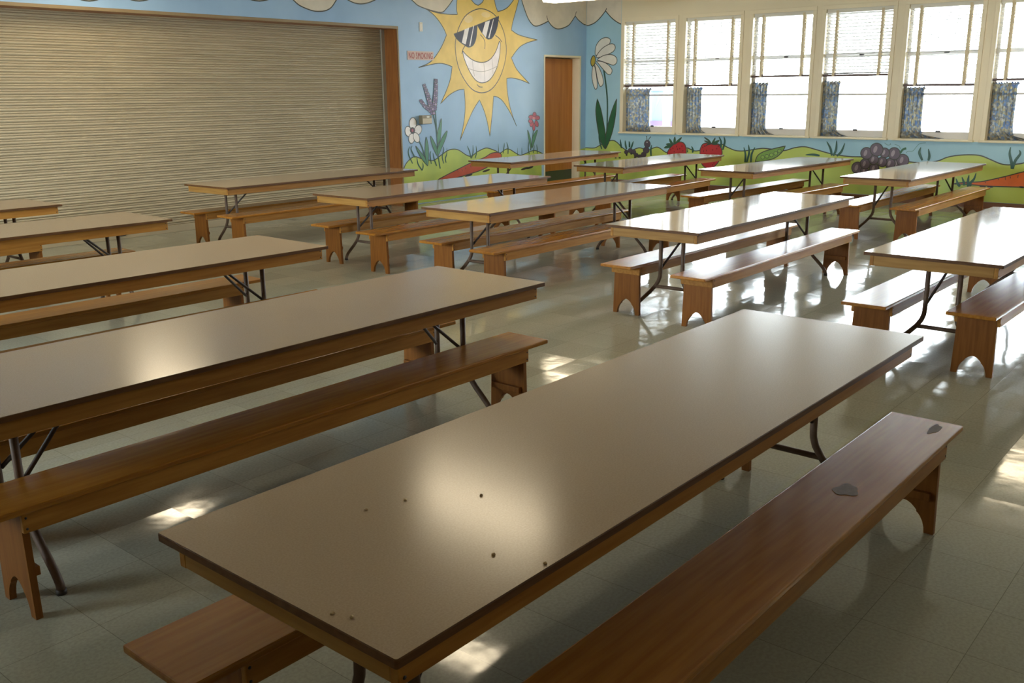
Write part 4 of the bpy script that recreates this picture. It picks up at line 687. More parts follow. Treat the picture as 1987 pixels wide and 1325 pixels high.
  ('f','grape',0.014,[[(4.817,0.745),(4.83,0.691),(4.873,0.656),(4.93,0.654),(4.98,0.686),(5.003,0.739),(4.989,0.794),(4.946,0.828),(4.889,0.83),(4.84,0.798)]]),
  ('f','grapehi',0,[[(4.903,0.738),(4.916,0.712),(4.933,0.698),(4.949,0.703),(4.957,0.725),(4.954,0.754),(4.941,0.781),(4.924,0.794),(4.908,0.789),(4.9,0.768)]]),
  ('s','dgreen',0.03,0,[(4.57,0.705),(4.539,0.754),(4.492,0.774)]),
  ('s','vine',0.008,0,[(4.803,0.842),(4.757,0.812),(4.715,0.822),(4.724,0.837)]),
  ('s','vine',0.008,0,[(4.659,0.824),(4.6,0.806),(4.573,0.764)]),
  ('s','vine',0.008,0,[(4.486,0.708),(4.467,0.732),(4.398,0.739),(4.359,0.792),(4.312,0.842),(4.231,0.858)]),
 ]),
('W','painted_carrot',None,'orange painted carrot at the right end below the windows', [
  ('f','orange',0.014,[[(3.812,0.31),(3.657,0.339),(3.465,0.356),(3.28,0.406),(3.124,0.454),(2.939,0.516),(2.691,0.577),(2.568,0.53),(2.55,0.389),(2.659,0.317),(2.914,0.313),(3.144,0.307),(3.395,0.303),(3.524,0.309),(3.654,0.313)]]),
  ('f','soil',0,[[(3.385,0.293),(3.393,0.286),(3.413,0.282),(3.438,0.283),(3.459,0.288),(3.467,0.296),(3.46,0.303),(3.439,0.306),(3.414,0.305),(3.393,0.3)]]),
  ('f','soil',0,[[(3.29,0.294),(3.298,0.287),(3.318,0.283),(3.343,0.284),(3.363,0.29),(3.371,0.297),(3.364,0.304),(3.344,0.307),(3.319,0.306),(3.298,0.301)]]),
  ('f','soil',0,[[(2.902,0.31),(2.909,0.304),(2.929,0.3),(2.953,0.301),(2.972,0.306),(2.98,0.313),(2.973,0.32),(2.954,0.324),(2.929,0.323),(2.91,0.318)]]),
  ('f','soil',0,[[(2.799,0.312),(2.807,0.306),(2.826,0.302),(2.85,0.303),(2.869,0.308),(2.877,0.315),(2.87,0.322),(2.85,0.325),(2.827,0.324),(2.807,0.319)]]),
  ('s','line',0.008,0,[(3.243,0.412),(3.235,0.392)]),
  ('s','line',0.008,0,[(3.159,0.436),(3.15,0.397)]),
  ('s','line',0.008,0,[(3.098,0.446),(3.091,0.42)]),
  ('s','line',0.008,0,[(3.402,0.359),(3.393,0.344)]),
  ('s','line',0.008,0,[(3.003,0.471),(3.004,0.431)]),
 ]),
('W','painted_grass',None,'dark teal painted grass blades below the windows', [
  ('s','teal',0.035,1,[(9.365,0.779),(9.349,0.673),(9.329,0.631)]),
  ('s','teal',0.035,1,[(9.264,0.763),(9.253,0.687),(9.231,0.613)]),
  ('s','teal',0.035,1,[(9.184,0.752),(9.173,0.699),(9.172,0.647)]),
  ('s','teal',0.035,1,[(9.094,0.754),(9.118,0.685),(9.142,0.632)]),
  ('s','teal',0.035,1,[(8.723,0.702),(8.738,0.618),(8.729,0.514)]),
  ('s','teal',0.035,1,[(7.46,0.866),(7.417,0.788),(7.417,0.689)]),
  ('s','teal',0.035,1,[(7.371,0.868),(7.353,0.79),(7.382,0.661)]),
  ('s','teal',0.035,1,[(8.028,0.666),(8.026,0.6)]),
  ('s','teal',0.035,1,[(7.954,0.703),(7.926,0.644),(7.932,0.598)]),
  ('s','teal',0.035,1,[(7.012,0.714),(6.976,0.597),(6.978,0.478)]),
  ('s','teal',0.035,1,[(6.936,0.755),(6.915,0.638),(6.949,0.479)]),
  ('s','teal',0.035,1,[(6.819,0.719),(6.87,0.614),(6.876,0.482)]),
  ('s','teal',0.035,1,[(5.664,0.84),(5.596,0.731),(5.57,0.633)]),
  ('s','teal',0.035,1,[(5.516,0.856),(5.511,0.734),(5.544,0.629)]),
  ('s','teal',0.035,1,[(5.386,0.823),(5.427,0.7),(5.492,0.629)]),
  ('s','teal',0.035,1,[(5.982,0.631),(5.863,0.638),(5.757,0.627)]),
  ('s','teal',0.035,1,[(4.293,0.794),(4.306,0.717),(4.255,0.614)]),
  ('s','teal',0.035,1,[(4.189,0.776),(4.166,0.68),(4.173,0.613)]),
  ('s','teal',0.035,1,[(3.137,0.832),(3.139,0.743),(3.099,0.612),(3.091,0.546)]),
  ('s','teal',0.035,1,[(3.029,0.796),(3.011,0.747),(3.061,0.653),(3.079,0.547)]),
  ('s','teal',0.035,1,[(3.78,0.385),(3.746,0.311),(3.716,0.278)]),
  ('s','teal',0.035,1,[(3.704,0.409),(3.669,0.329),(3.659,0.295)]),
  ('s','teal',0.035,1,[(3.616,0.441),(3.62,0.359),(3.611,0.277)]),
  ('s','teal',0.035,1,[(3.529,0.472),(3.546,0.39),(3.585,0.333),(3.58,0.286)]),
 ]),
]

# ------------------------------------------------------------------ room shell
def struct(mb, name, parent=None, label=None):
    o = mb.build(name, parent)
    if parent is None: o['kind'] = 'structure'
    if label: o['label'] = label
    return o

b = MB(); b.box(X0, XW + 0.25, Y0, YW + 0.6, -0.1, 0, M['floor']); struct(b, 'floor')
b = MB(); b.box(X0, XW + 0.25, Y0, YW + 0.6, CEIL, CEIL + 0.1, M['ceil']); struct(b, 'ceiling')
b = MB()
b.box(X0 - 0.15, X0, Y0 - 0.15, YW + 0.6, -0.1, LZ[0], M['plain'])
b.box(X0 - 0.15, X0, Y0 - 0.15, YW + 0.6, LZ[1], CEIL + 0.1, M['plain'])
ys = [YW + 0.6] + [v for w in FILL_WIN for v in w] + [Y0 - 0.15]
for i in range(0, len(ys), 2):
    b.box(X0 - 0.15, X0, ys[i + 1], ys[i], LZ[0], LZ[1], M['plain'])
struct(b, 'wall_left')
b = MB(); b.box(X0, XW + 0.25, Y0 - 0.15, Y0, -0.1, CEIL + 0.1, M['plain']); struct(b, 'wall_front')

SHX0, SHX1, SHZ = 1.0, 9.555, 2.472        # shutter opening
DRX0, DRX1, DRZ = 12.875, 13.886, 2.165    # door opening
YS, YD = 10.405, 10.272                    # planes of the shutter curtain and of the door
b = MB()
T = 0.6
b.box(X0, SHX0, YW, YW + T, 0, CEIL, M['blue'])
b.box(SHX0, SHX1, YW, YW + T, SHZ, CEIL, M['blue'])
b.box(SHX1, DRX0, YW, YW + T, 0, CEIL, M['blue'])
b.box(DRX0, DRX1, YW, YW + T, DRZ, CEIL, M['blue'])
b.box(DRX1, XW, YW, YW + T, 0, CEIL, M['blue'])
b.box(SHX0, SHX1, YS + 0.1, YW + T, 0, SHZ, M['plain'])
b.box(DRX0, DRX1, YD + 0.05, YW + T, 0, DRZ, M['plain'])
wall_back = struct(b, 'wall_back')

b = MB()
TW = 0.22
b.box(XW, XW + TW, Y0, YW + T, 0, Z_SILL, M['winwall'])
b.box(XW, XW + TW, Y0, YW + T, Z_TOP, CEIL, M['winwall'])
ys = [YW + T] + [v for w in WIN for v in w] + [Y0]
for i in range(0, len(ys), 2):
    b.box(XW, XW + TW, ys[i + 1], ys[i], Z_SILL, Z_TOP, M['winwall'])
wall_right = struct(b, 'wall_right')
b = MB(); b.box(XW - 0.016, XW, Y0, YW, 0, 0.085, M['base'], 0.004); struct(b, 'baseboard_right')

# shutter opening lining
b = MB()
b.box(SHX1 - 0.02, SHX1 + 0.001, YW + 0.0005, YS - 0.02, 0, SHZ, M['jamb'])
struct(b, 'trim_1')
b = MB(); b.box(SHX0, SHX0 + 0.02, YW + 0.0005, YS - 0.02, 0, SHZ, M['jamb']); struct(b, 'trim_2')
b = MB(); b.box(SHX0, SHX1, YW + 0.0005, YS - 0.02, SHZ - 0.02, SHZ + 0.001, M['jamb']); struct(b, 'trim_3')
b = MB()
b.box(SHX1 - 0.006, SHX1 + 0.016, YW - 0.010, YW, 0, SHZ - 0.0201, M['beige_trim'], 0.003)
b.box(SHX0, SHX1 + 0.016, YW - 0.010, YW, SHZ - 0.02, SHZ + 0.016, M['beige_trim'], 0.003)
struct(b, 'trim_4')

# roll-down shutter
sh = empty('roll_down_shutter', ((SHX0 + SHX1) / 2, YS, 0))
tag(sh, 'tan ribbed roll-down metal shutter filling the wide opening in the blue wall', 'shutter')
prof = []
PITCH = 0.0555; z = 0.085; n_sl = 0
while z < SHZ - 0.03:
    # seen from the bottom of a slat: a narrow lower rib, a groove, the broad rib, a groove
    for t, y in ((0.0, 0.004), (0.04, -0.002), (0.12, -0.007), (0.22, -0.0085), (0.30, -0.006), (0.36, 0.0), (0.40, 0.004),
                 (0.44, -0.003), (0.52, -0.010), (0.64, -0.0145), (0.76, -0.0145), (0.88, -0.009), (0.95, -0.002)):
        prof.append((y, z + t * PITCH))
    z += PITCH
prof.append((0.003, z))
b = MB()
hw = (SHX1 - SHX0) / 2 - 0.06
vs = []
for y, zz in prof:
    vs += [(-hw, y, zz), (hw, y, zz), (-hw, y + 0.02, zz), (hw, y + 0.02, zz)]
fs = []
for i in range(len(prof) - 1):
    a = 4 * i
    fs += [(a, a + 1, a + 5, a + 4), (a + 2, a + 6, a + 7, a + 3)]
b.add(vs, fs, M['shutter'])
b.build('slat_curtain', sh)
b = MB(); b.box(-hw, hw, -0.022, 0.02, 0.0, 0.085, M['shutter'], 0.004); bb = b.build('bottom_bar', sh)
for x in (-2.36, 0.1, 2.5):
    b = MB(); b.tube([(x - 0.05, -0.022, 0.045), (x - 0.03, -0.034, 0.04), (x + 0.03, -0.034, 0.04), (x + 0.05, -0.022, 0.045)], 0.007, M['darksteel']); b.build('lift_handle', bb)
for s in (-1, 1):
    b = MB()
    b.box(s * (hw + 0.02) - 0.04, s * (hw + 0.02) + 0.04, -0.05, -0.02, 0, SHZ - 0.02, M['guide'], 0.003)
    b.box(s * (hw + 0.045) - 0.012, s * (hw + 0.045) + 0.012, -0.02, 0.04, 0, SHZ - 0.02, M['guide'])
    b.build('guide_rail', sh)

# door in its recess
d = empty('door_1', ((DRX0 + DRX1) / 2, YD, 0)); d['kind'] = 'structure'
hx = (DRX1 - DRX0) / 2
b = MB(); b.box(-hx + 0.012, hx - 0.012, 0, 0.045, 0.245, DRZ - 0.03, M['door'], 0.002); b.build('door_panel', d)
b = MB(); b.box(-hx + 0.012, hx - 0.012, 0.004, 0.045, 0.004, 0.243, M['kick'], 0.002); b.build('kick_panel', d)
b = MB()
for s in (-1, 1):
    b.box(s * hx - (0.014 if s > 0 else 0), s * hx + (0 if s > 0 else 0.014), YW - YD - 0.002, 0.046, 0, DRZ - 0.0141, M['cream'])
    b.box(s * hx - (0.03 if s > 0 else 0.012), s * hx + (0.012 if s > 0 else 0.012), YW - YD - 0.014, YW - YD - 0.001, 0, DRZ - 0.0121, M['cream'], 0.003)
b.box(-hx, hx, YW - YD - 0.002, 0.046, DRZ - 0.014, DRZ, M['cream'])
b.box(-hx - 0.012, hx + 0.012, YW - YD - 0.014, YW - YD - 0.001, DRZ - 0.012, DRZ + 0.02, M['cream'], 0.003)
b.build('door_frame', d)

# ------------------------------------------------------------------ windows
XG = XW + 0.135                            # glass plane
for k, (ya, yb) in enumerate(WIN):
    w = empty('window_%d' % (k + 1), (XW, (ya + yb) / 2, Z_SILL)); w['kind'] = 'structure'
    h = (ya - yb) / 2; H = Z_TOP - Z_SILL
    b = MB()                               # cream jamb lining with a narrow proud edge
    for s in (-1, 1):
        y0, y1 = sorted((s * h, s * (h - 0.02)))
        b.box(-0.0012, 0.20, y0, y1, 0.0065, H, M['cream'])
        y0, y1 = sorted((s * (h - 0.028), s * (h + 0.03)))
        b.box(-0.016, 0.0, y0, y1, 0.0065, H - 0.0281, M['cream'], 0.003)
    b.box(-0.001, 0.20, -h + 0.0201, h - 0.0201, H - 0.02, H, M['cream'])
    b.box(-0.016, 0.0, -h - 0.03, h + 0.03, H - 0.028, H + 0.03, M['cream'], 0.003)
    b.build('window_frame', w)
    b = MB(); b.box(-0.045, 0.20, -h - 0.045, h + 0.045, -0.022, 0.006, M['cream'], 0.006); b.build('window_sill', w)
    gx = XG - XW
    b = MB()
    for s in (-1, 1):
        y0, y1 = sorted((s * (h - 0.02), s * (h - 0.055)))
        b.box(gx - 0.02, gx + 0.03, y0, y1, 0.006, H - 0.02, M['sash'])
    b.box(gx - 0.02, gx + 0.03, -h + 0.0551, h - 0.0551, 0.006, 0.105, M['sash'], 0.004)
    b.box(gx - 0.02, gx + 0.03, -h + 0.0551, h - 0.0551, H - 0.08, H - 0.02, M['sash'])
    sash = b.build('sash', w)
    b = MB(); b.box(gx - 0.03, gx + 0.03, -h + 0.05, h - 0.05, 1.145, 1.195, M['sash'], 0.004); b.build('meeting_rail', w)
    b = MB(); b.box(gx - 0.016, gx + 0.02, -h + 0.05, h - 0.05, 0.602, 0.632, M['sash'], 0.003); b.build('glazing_bar', w)
    b = MB(); b.box(gx, gx + 0.005, -h + 0.054, h - 0.054, 0.104, H - 0.078, M['glass']); b.build('pane', w)
    for (yy, zz) in ((-0.02, 0.105), (-0.03, 1.17)):
        b = MB(); b.box(gx - 0.035, gx - 0.018, yy - 0.045, yy + 0.02, zz - 0.008, zz + 0.014, M['latch'], 0.003)
        b.tube([(gx - 0.035, yy - 0.035, zz), (gx - 0.05, yy - 0.05, zz + 0.004)], 0.006, M['latch']); b.build('latch', w)

ORD = ['first', 'second', 'third', 'fourth', 'fifth', 'sixth']
RAILZ = [1.67, 1.666, 1.793, 1.789, 1.64, 1.70]
TILT = [32, 12, 5, 24, 9, 5]
BL_LAB = ['raised venetian blind with clear grey slats in the first window beside the daisy mural',
          'venetian blind washed out by daylight in the second window from the corner',
          'venetian blind drawn up higher than its left neighbour, in the third window from the corner',
          'venetian blind with faint bluish slats in the fourth window from the corner, above the grapes',
          'washed-out venetian blind in the fifth window from the corner, right of the grapes',
          'venetian blind in the window cut off by the right edge of the photo']
for k in range(6):
    ya, yb = WIN[k]; h = (ya - yb) / 2 - 0.026; zr = RAILZ[k]
    bl = empty('venetian_blind', (XW + 0.05, (ya + yb) / 2, zr))
    tag(bl, BL_LAB[k], 'blind', 'venetian blinds in the windows')
    zt = Z_TOP - 0.025 - zr
    b = MB(); b.box(-0.027, 0.027, -h, h, zt - 0.055, zt, M['plastic'], 0.004); b.build('head_rail', bl)
    b = MB(); zz = 0.03; a = math.radians(TILT[k])
    rng = random.Random(k)
    while zz < zt - 0.07:
        ca, sa = 0.024 * math.cos(a), 0.024 * math.sin(a)
        e = rng.uniform(-0.002, 0.002)
        n0 = len(b.v)
        vs = []
        for yy, dz in ((-h + 0.006, -e), (h - 0.006, e)):
            vs += [(-ca, yy, zz + sa + dz), (ca, yy, zz - sa + dz), (ca, yy, zz - sa + dz + 0.0028), (0, yy, zz + dz + 0.0050), (-ca, yy, zz + sa + dz + 0.0028)]
        b.add(vs, [(0, 1, 6, 5), (1, 2, 7, 6), (2, 3, 8, 7), (3, 4, 9, 8), (4, 0, 5, 9), (0, 4, 3, 2, 1), (5, 6, 7, 8, 9)], M['slat'])
        zz += 0.046
    b.build('slats', bl)
    for s in (0.68, -0.68):
        b = MB(); b.box(-0.030, -0.0275, s * h - 0.019, s * h + 0.019, -0.012, zt - 0.02, M['tape'])
        b.box(0.0275, 0.030, s * h - 0.019, s * h + 0.019, -0.012, zt - 0.02, M['tape']); b.build('ladder_tape', bl)
    b = MB(); b.box(-0.026, 0.026, -h, h, -0.014, 0.018, M['rail'], 0.005); b.build('bottom_rail', bl)

CW = [(0.47, 0.50), (0.27, 0.36), (0.25, 0.40), (0.24, 0.42), (0.27, 0.60), (0.30, 0.62)]
CT = [1.632, 1.64, 1.70, 1.71, 1.62, 1.67]
CU_LAB = ['wide blue and yellow print curtain bunched in the first window beside the daisy mural',
          'narrow dark print curtain bunched at the left of the second window, above the right strawberry',
          'dark print curtain pulled aside in the third window from the corner',
          'blue-edged print curtain pulled aside in the fourth window from the corner',
          'grey print curtain with its hem trailing along the sill of the fifth window',
          'print curtain bunched in the window cut off by the right photo edge']
for k in range(6):
    ya, yb = WIN[k]; zb = 0.915; zt = CT[k]
    cu = empty('cafe_curtain', (XW + 0.10, ya - 0.03, zb))
    tag(cu, CU_LAB[k], 'curtain', 'cafe curtains in the windows')
    w_top, w_bot = CW[k]
    rng = random.Random(20 + k)
    NU, NV = 56, 18
    waves = 7 if k == 0 else 5
    ph = rng.uniform(0, 6)
    vs = []; fs = []
    for j in range(NV + 1):
        v = j / NV
        wd = w_top + (w_bot - w_top) * max(0, (0.22 - v) / 0.22) ** 2
        if v > 0.93: wd *= 1 + 0.12 * (v - 0.93) / 0.07
        for i in range(NU + 1):
            u = i / NU
            x = 0.016 * math.sin(u * waves * 2 * PI + ph + 0.6 * math.sin(3 * v + k)) * (0.75 + 0.25 * v) + 0.004 * math.sin(u * 31 + v * 5)
            y = -u * wd + 0.006 * math.sin(u * waves * 4 * PI + 2 * v)
            z = v * (zt - zb) + (0.012 * math.sin(u * waves * 2 * PI * 2 + ph) if j == NV else 0)
            if j == 0: z += 0.0
            if v < 0.22 and u > 0.6: z *= 1 - 0.55 * (u - 0.6) / 0.4 * (1 if w_bot > w_top * 1.15 else 0)
            vs.append((x, y, z))
    for j in range(NV):
        for i in range(NU):
            a = j * (NU + 1) + i
            fs.append((a, a + 1, a + NU + 2, a + NU + 1))
    b = MB(); b.add(vs, fs, M['curtain'], True); cl = b.build('fabric', cu)
    so = cl.modifiers.new('thickness', 'SOLIDIFY'); so.thickness = 0.0025
    b = MB(); b.tube([(0, 0.012, zt - zb - 0.025), (0, -(ya - yb) + 0.052, zt - zb - 0.025)], 0.005, M['sash']); b.build('curtain_rod', cu)

# simple frames for the fill-light windows added in the opposite wall
for k, (ya, yb) in enumerate(FILL_WIN):
    w = empty('window_%d' % (k + 10), (X0 - 0.075, (ya + yb) / 2, LZ[0])); w['kind'] = 'structure'
    h = (ya - yb) / 2; H = LZ[1] - LZ[0]
    b = MB()
    for y in (-h, -0.02, h - 0.04): b.box(-0.03, 0.03, y, y + 0.04, 0, H, M['cream'])
    for z in (0, H * 0.6, H - 0.04): b.box(-0.03, 0.03, -h, h, z, z + 0.04, M['cream'])
    b.build('window_frame', w)
    b = MB(); b.box(-0.004, 0.004, -h, h, 0, H, M['glass']); b.build('pane', w)

# outside the windows
b = MB(); b.box(XW + 0.3, 60, -30, 50, -0.5, -0.4, M['paving']); b.box(-50, X0 - 0.2, -30, 50, -0.5, -0.4, M['paving']); o = b.build('paved_yard'); o['kind'] = 'structure'
hs = empty('neighbouring_building', (27, 19.4, -0.4)); tag(hs, 'bluish building seen faintly through the first window', 'building')
b = MB(); b.box(0, 0.6, -3.7, 5, 0, 2.0, M['house']); b.build('wall', hs)
b = MB(); b.box(-0.1, 0.6, -3.7, 5, 2.0, 3.2, M['house_up']); b.build('upper_wall', hs)
b = MB(); b.box(-0.08, 0, -3.7, 5, 0, 1.05, M['house_low']); b.build('lower_band', hs)
for y in (-2.75, -3.5, -2.0, -1.1, 0.2, 1.6):
    b = MB(); b.box(-0.5, -0.3, y, y + 0.16, 0, 2.0, M['house_trim']); b.build('post', hs)
b = MB(); b.box(-0.3, 0.8, -3.8, 5.1, 3.2, 3.4, M['house_up']); b.build('roof', hs)

# ------------------------------------------------------------------ mural
def mural():
    owners = {}
    layer = {'S': 0, 'W': 0}
    for wall, name, parent, label, ops in MURAL:
        b = MB()
        if parent: eps0 = owners[parent][1]
        elif name in ('painted_hills', 'painted_sun'): eps0 = 0.0010
        else:
            layer[wall] += 1; eps0 = 0.0018 + 0.00025 * layer[wall]
        eps = eps0
        def at(p, e):
            return (p[0], YW - e, p[1]) if wall == 'S' else (XW - e, p[0], p[1])
        def fill(poly, m, e):
            tr = tessellate_polygon([[Vector((p[0], p[1], 0)) for p in poly]])
            b.add([at(p, e) for p in poly], [tuple(t) for t in tr], m)
        def ribbon(pts, w, m, e, closed=False, taper=0):
            N = len(pts); L = []; R = []
            for i, p in enumerate(pts):
                a = pts[i - 1] if (closed or i > 0) else p
                c = pts[(i + 1) % N] if (closed or i < N - 1) else p
                tx, ty = c[0] - a[0], c[1] - a[1]
                l = math.hypot(tx, ty) or 1e-6
                hw = w / 2
                if taper: hw *= 0.12 + 0.88 * math.sin(PI * min(0.97, 0.03 + 0.75 * i / (N - 1)))
                L.append((p[0] - ty / l * hw, p[1] + tx / l * hw)); R.append((p[0] + ty / l * hw, p[1] - tx / l * hw))
            for i in range(N if closed else N - 1):
                j = (i + 1) % N
                b.add([at(L[i], e), at(L[j], e), at(R[j], e), at(R[i], e)], [(0, 1, 2, 3)], m)
        for op in ops:
            if op[0] == 'f':
                _, c, ol, segs = op
                if len(segs) == 1 and segs[0][0] != segs[0][-1]: poly = catmull(segs[0], True, 4)
                else:
                    poly = []
                    for sgm in segs:
                        q = catmull(sgm, False, 4)
                        if poly and math.hypot(poly[-1][0] - q[0][0], poly[-1][1] - q[0][1]) < 1e-4: q = q[1:]
                        poly += q
                    if math.hypot(poly[-1][0] - poly[0][0], poly[-1][1] - poly[0][1]) < 1e-4: poly.pop()
                fill(poly, paint(c), eps)
                if ol and name in ('painted_cloud', 'painted_hills'):
                    for sgm in segs:
                        if len(sgm) > 2: ribbon(catmull(sgm, False, 4), ol, paint('line'), eps + 0.00004)
                elif ol: ribbon(poly, ol, paint('line'), eps + 0.00004, True)
            else:
                _, c, w, taper, pts = op
                ribbon(catmull(pts, False, 5), w, paint(c), eps, False, taper)
            eps += 0.00009
        par = owners[parent][0] if parent else (wall_back if wall == 'S' else wall_right)
        o = b.build(name, par)
        o['label'] = label
        owners[name] = (o, eps)
mural()

# ------------------------------------------------------------------ things on the shutter wall
sg = empty('no_smoking_sign', (9.995, YW, 2.105))
tag(sg, 'pink NO SMOKING sign with red letters on the blue wall left of the sun', 'sign')
b = MB(); b.box(-0.262, 0.262, -0.009, -0.001, -0.060, 0.062, M['sign'], 0.002); b.build('board', sg)
cu = bpy.data.curves.new('lettering', 'FONT'); cu.body = 'NO SMOKING'; cu.size = 0.112; cu.align_x = 'CENTER'; cu.align_y = 'CENTER'
cu.extrude = 0.0008; cu.resolution_u = 4; cu.space_character = 1.12; cu.offset = 0.0
tmp = bpy.data.objects.new('tmp', cu); COL.objects.link(tmp)
me = bpy.data.meshes.new_from_object(tmp.evaluated_get(bpy.context.evaluated_depsgraph_get()))
bpy.data.objects.remove(tmp)
xs = [v.co.x for v in me.vertices]; zs = [v.co.y for v in me.vertices]
for v in me.vertices:
    x = (v.co.x - (min(xs) + max(xs)) / 2) / (max(xs) - min(xs)) * 0.475
    y = (v.co.y - (min(zs) + max(zs)) / 2) / (max(zs) - min(zs)) * 0.086
    v.co = (x, -0.0105 - v.co.z, y)
me.materials.clear(); me.materials.append(M['sign_red'])
o = bpy.data.objects.new('lettering', me); COL.objects.link(o); o.parent = sg

wp = empty('wall_plate', (10.022, YW, 2.50)); tag(wp, 'small white blank plate high on the blue wall above the NO SMOKING sign', 'wall plate')
b = MB(); b.box(-0.031, 0.031, -0.008, -0.001, -0.062, 0.062, M['plastic'], 0.002); b.build('plate', wp)
b = MB()
for z in (-0.045, 0.045): b.tube([(0, -0.0075, z), (0, -0.0095, z)], 0.005, M['guide'])
b.build('screw', wp)
th = empty('thermostat', (10.018, YW, 1.212)); tag(th, 'beige box thermostat on the wall between white flower and lavender', 'thermostat')
b = MB(); b.box(-0.098, 0.098, -0.075, -0.001, -0.062, 0.062, M['khaki_plastic'], 0.005); b.build('case', th)
b = MB(); b.box(-0.094, 0.094, -0.080, -0.0745, -0.058, 0.018, M['beige_plastic'], 0.003); b.build('front_cover', th)
b = MB(); b.box(-0.01, 0.045, -0.080, -0.0745, 0.026, 0.05, M['plastic'], 0.002); b.build('display', th)

# ------------------------------------------------------------------ ceiling lights
LIGHTS = [(5.0, 4.55, 'long warm fluorescent fixture above the left-hand and middle tables'),
          (5.0, 8.95, 'long warm fluorescent fixture hanging near the shutter'),
          (11.72, 8.53, 'fluorescent fixture before the orange door, its lower edge at the top of the photo'),
          (12.1, 2.2, 'long warm fluorescent fixture hanging near the windows'),
          (7.6, -1.4, 'added fluorescent fixture for warm fill along the right-hand side, out of view')]  # extra unseen fixture, put in to brighten the aprons of the middle tables
lp = None
for i, (x, y, lab) in enumerate(LIGHTS):
    if lp is None:
        lp = empty('ceiling_light', (x, y, 2.87))
        b = MB(); b.box(-0.16, 0.16, -0.62, 0.62, 0.05, 0.12, M['housing'], 0.008); b.build('housing', lp)
        b = MB(); b.box(-0.145, 0.145, -0.60, 0.60, 0.0, 0.052, M['lamp'], 0.015); b.build('diffuser', lp)
        for s in (-0.4, 0.4):
            b = MB(); b.tube([(0, s, 0.11), (0, s, CEIL - 2.87)], 0.008, M['housing']); b.build('stem', lp)
        L_ = lp
    else:
        L_ = copy_tree(lp); L_.location = (x, y, 2.87)
    tag(L_, lab, 'ceiling light', 'fluorescent lights hanging from the ceiling')

# ------------------------------------------------------------------ tables
TL, TW_, TH = 2.779, 0.762, 0.6735
def make_table(lam, double_brace):
    r = empty('cafeteria_table')
    b = MB()
    hl, hw = TL / 2, TW_ / 2
    # slab with slightly rounded corners: laminate on top, wood edge round it
    poly = []
    rc = 0.006
    for (cx, cy, a0) in ((hl - rc, hw - rc, 0), (-hl + rc, hw - rc, 90), (-hl + rc, -hw + rc, 180), (hl - rc, -hw + rc, 270)):
        for k in range(5):
            a = math.radians(a0 + 22.5 * k); poly.append((cx + rc * math.cos(a), cy + rc * math.sin(a)))
    n = len(poly)
    zs = (TH - 0.019, TH - 0.0025, TH)
    vs = [(p[0], p[1], zs[0]) for p in poly] + [(p[0], p[1], zs[1]) for p in poly] + [(p[0] * (1 - 0.0015 / hl), p[1] * (1 - 0.0015 / hw), zs[2]) for p in poly]
    b.add(vs, [(i, (i + 1) % n, n + (i + 1) % n, n + i) for i in range(n)] + [tuple(reversed(range(n)))], M['edge'])
    b.add(vs, [(n + i, n + (i + 1) % n, 2 * n + (i + 1) % n, 2 * n + i) for i in range(n)], M['edge'])
    b.add(vs, [tuple(2 * n + i for i in range(n))], lam)
    b.build('tabletop', r)
    za, zb = TH - 0.083, TH - 0.0191
    il, iw, t = hl - 0.030, hw - 0.030, 0.022
    for s in (-1, 1):
        b = MB(); y0, y1 = sorted((s * iw, s * (iw - t))); b.box(-il, il, y0, y1, za, zb, M['apron'], 0.002); ap = b.build('apron', r)
        if s < 0:
            for x in (-il + 0.014, il - 0.014):
                for z in (za + 0.014, zb - 0.012):
                    b = MB(); b.tube([(x, -iw + 0.001, z), (x, -iw - 0.001, z)], 0.0042, M['screw'], 8); b.build('screw', ap)
        b = MB(); x0, x1 = sorted((s * (il - 0.0005), s * (il - t))); b.box(x0, x1, -iw + t, iw - t, za + 0.001, zb, M['apron_end'], 0.002); b.build('apron', r)
    for sx in (-1, 1):
        px = sx * (hl - 0.305)
        b = MB(); b.box(px - 0.03, px + 0.03, -0.16, 0.16, zb - 0.012, zb, M['darksteel']); b.build('leg_bracket', r)
        for sy in (-1, 1):
            pts = [(px, sy * 0.092, zb - 0.006), (px, sy * 0.092, 0.31)]
            prof = [(0.094, 0.28), (0.105, 0.245), (0.130, 0.205), (0.175, 0.155), (0.225, 0.108), (0.268, 0.066), (0.290, 0.035), (0.296, 0.014)]
            pts += [(px, sy * y, z) for y, z in prof]
            b = MB(); b.tube(pts, 0.0145, M['steel'], 12); lg = b.build('leg', r)
            b = MB(); b.tube([(px, sy * 0.296, 0.018), (px, sy * 0.296, 0.0)], 0.017, M['screw'], 12); b.build('foot_cap', lg)
            if not double_brace and sx == sy: continue      # one diagonal brace at each end instead of two
            b = MB(); b.tube([(px - sx * 0.32, sy * 0.012, zb - 0.01), (px - sx * 0.30, sy * 0.012, zb - 0.03), (px - sx * 0.012, sy * 0.088, 0.345)], 0.0085, M['darksteel'], 8); b.build('brace', r)
        b = MB(); b.tube([(px, -0.132, 0.203), (px, 0.132, 0.203)], 0.0125, M['steel'], 10); b.build('crossbar', r)
        b = MB(); b.box(px - sx * 0.32 - 0.02, px - sx * 0.32 + 0.02, -0.03, 0.03, zb - 0.02, zb, M['darksteel']); b.build('brace_bracket', r)
    return r

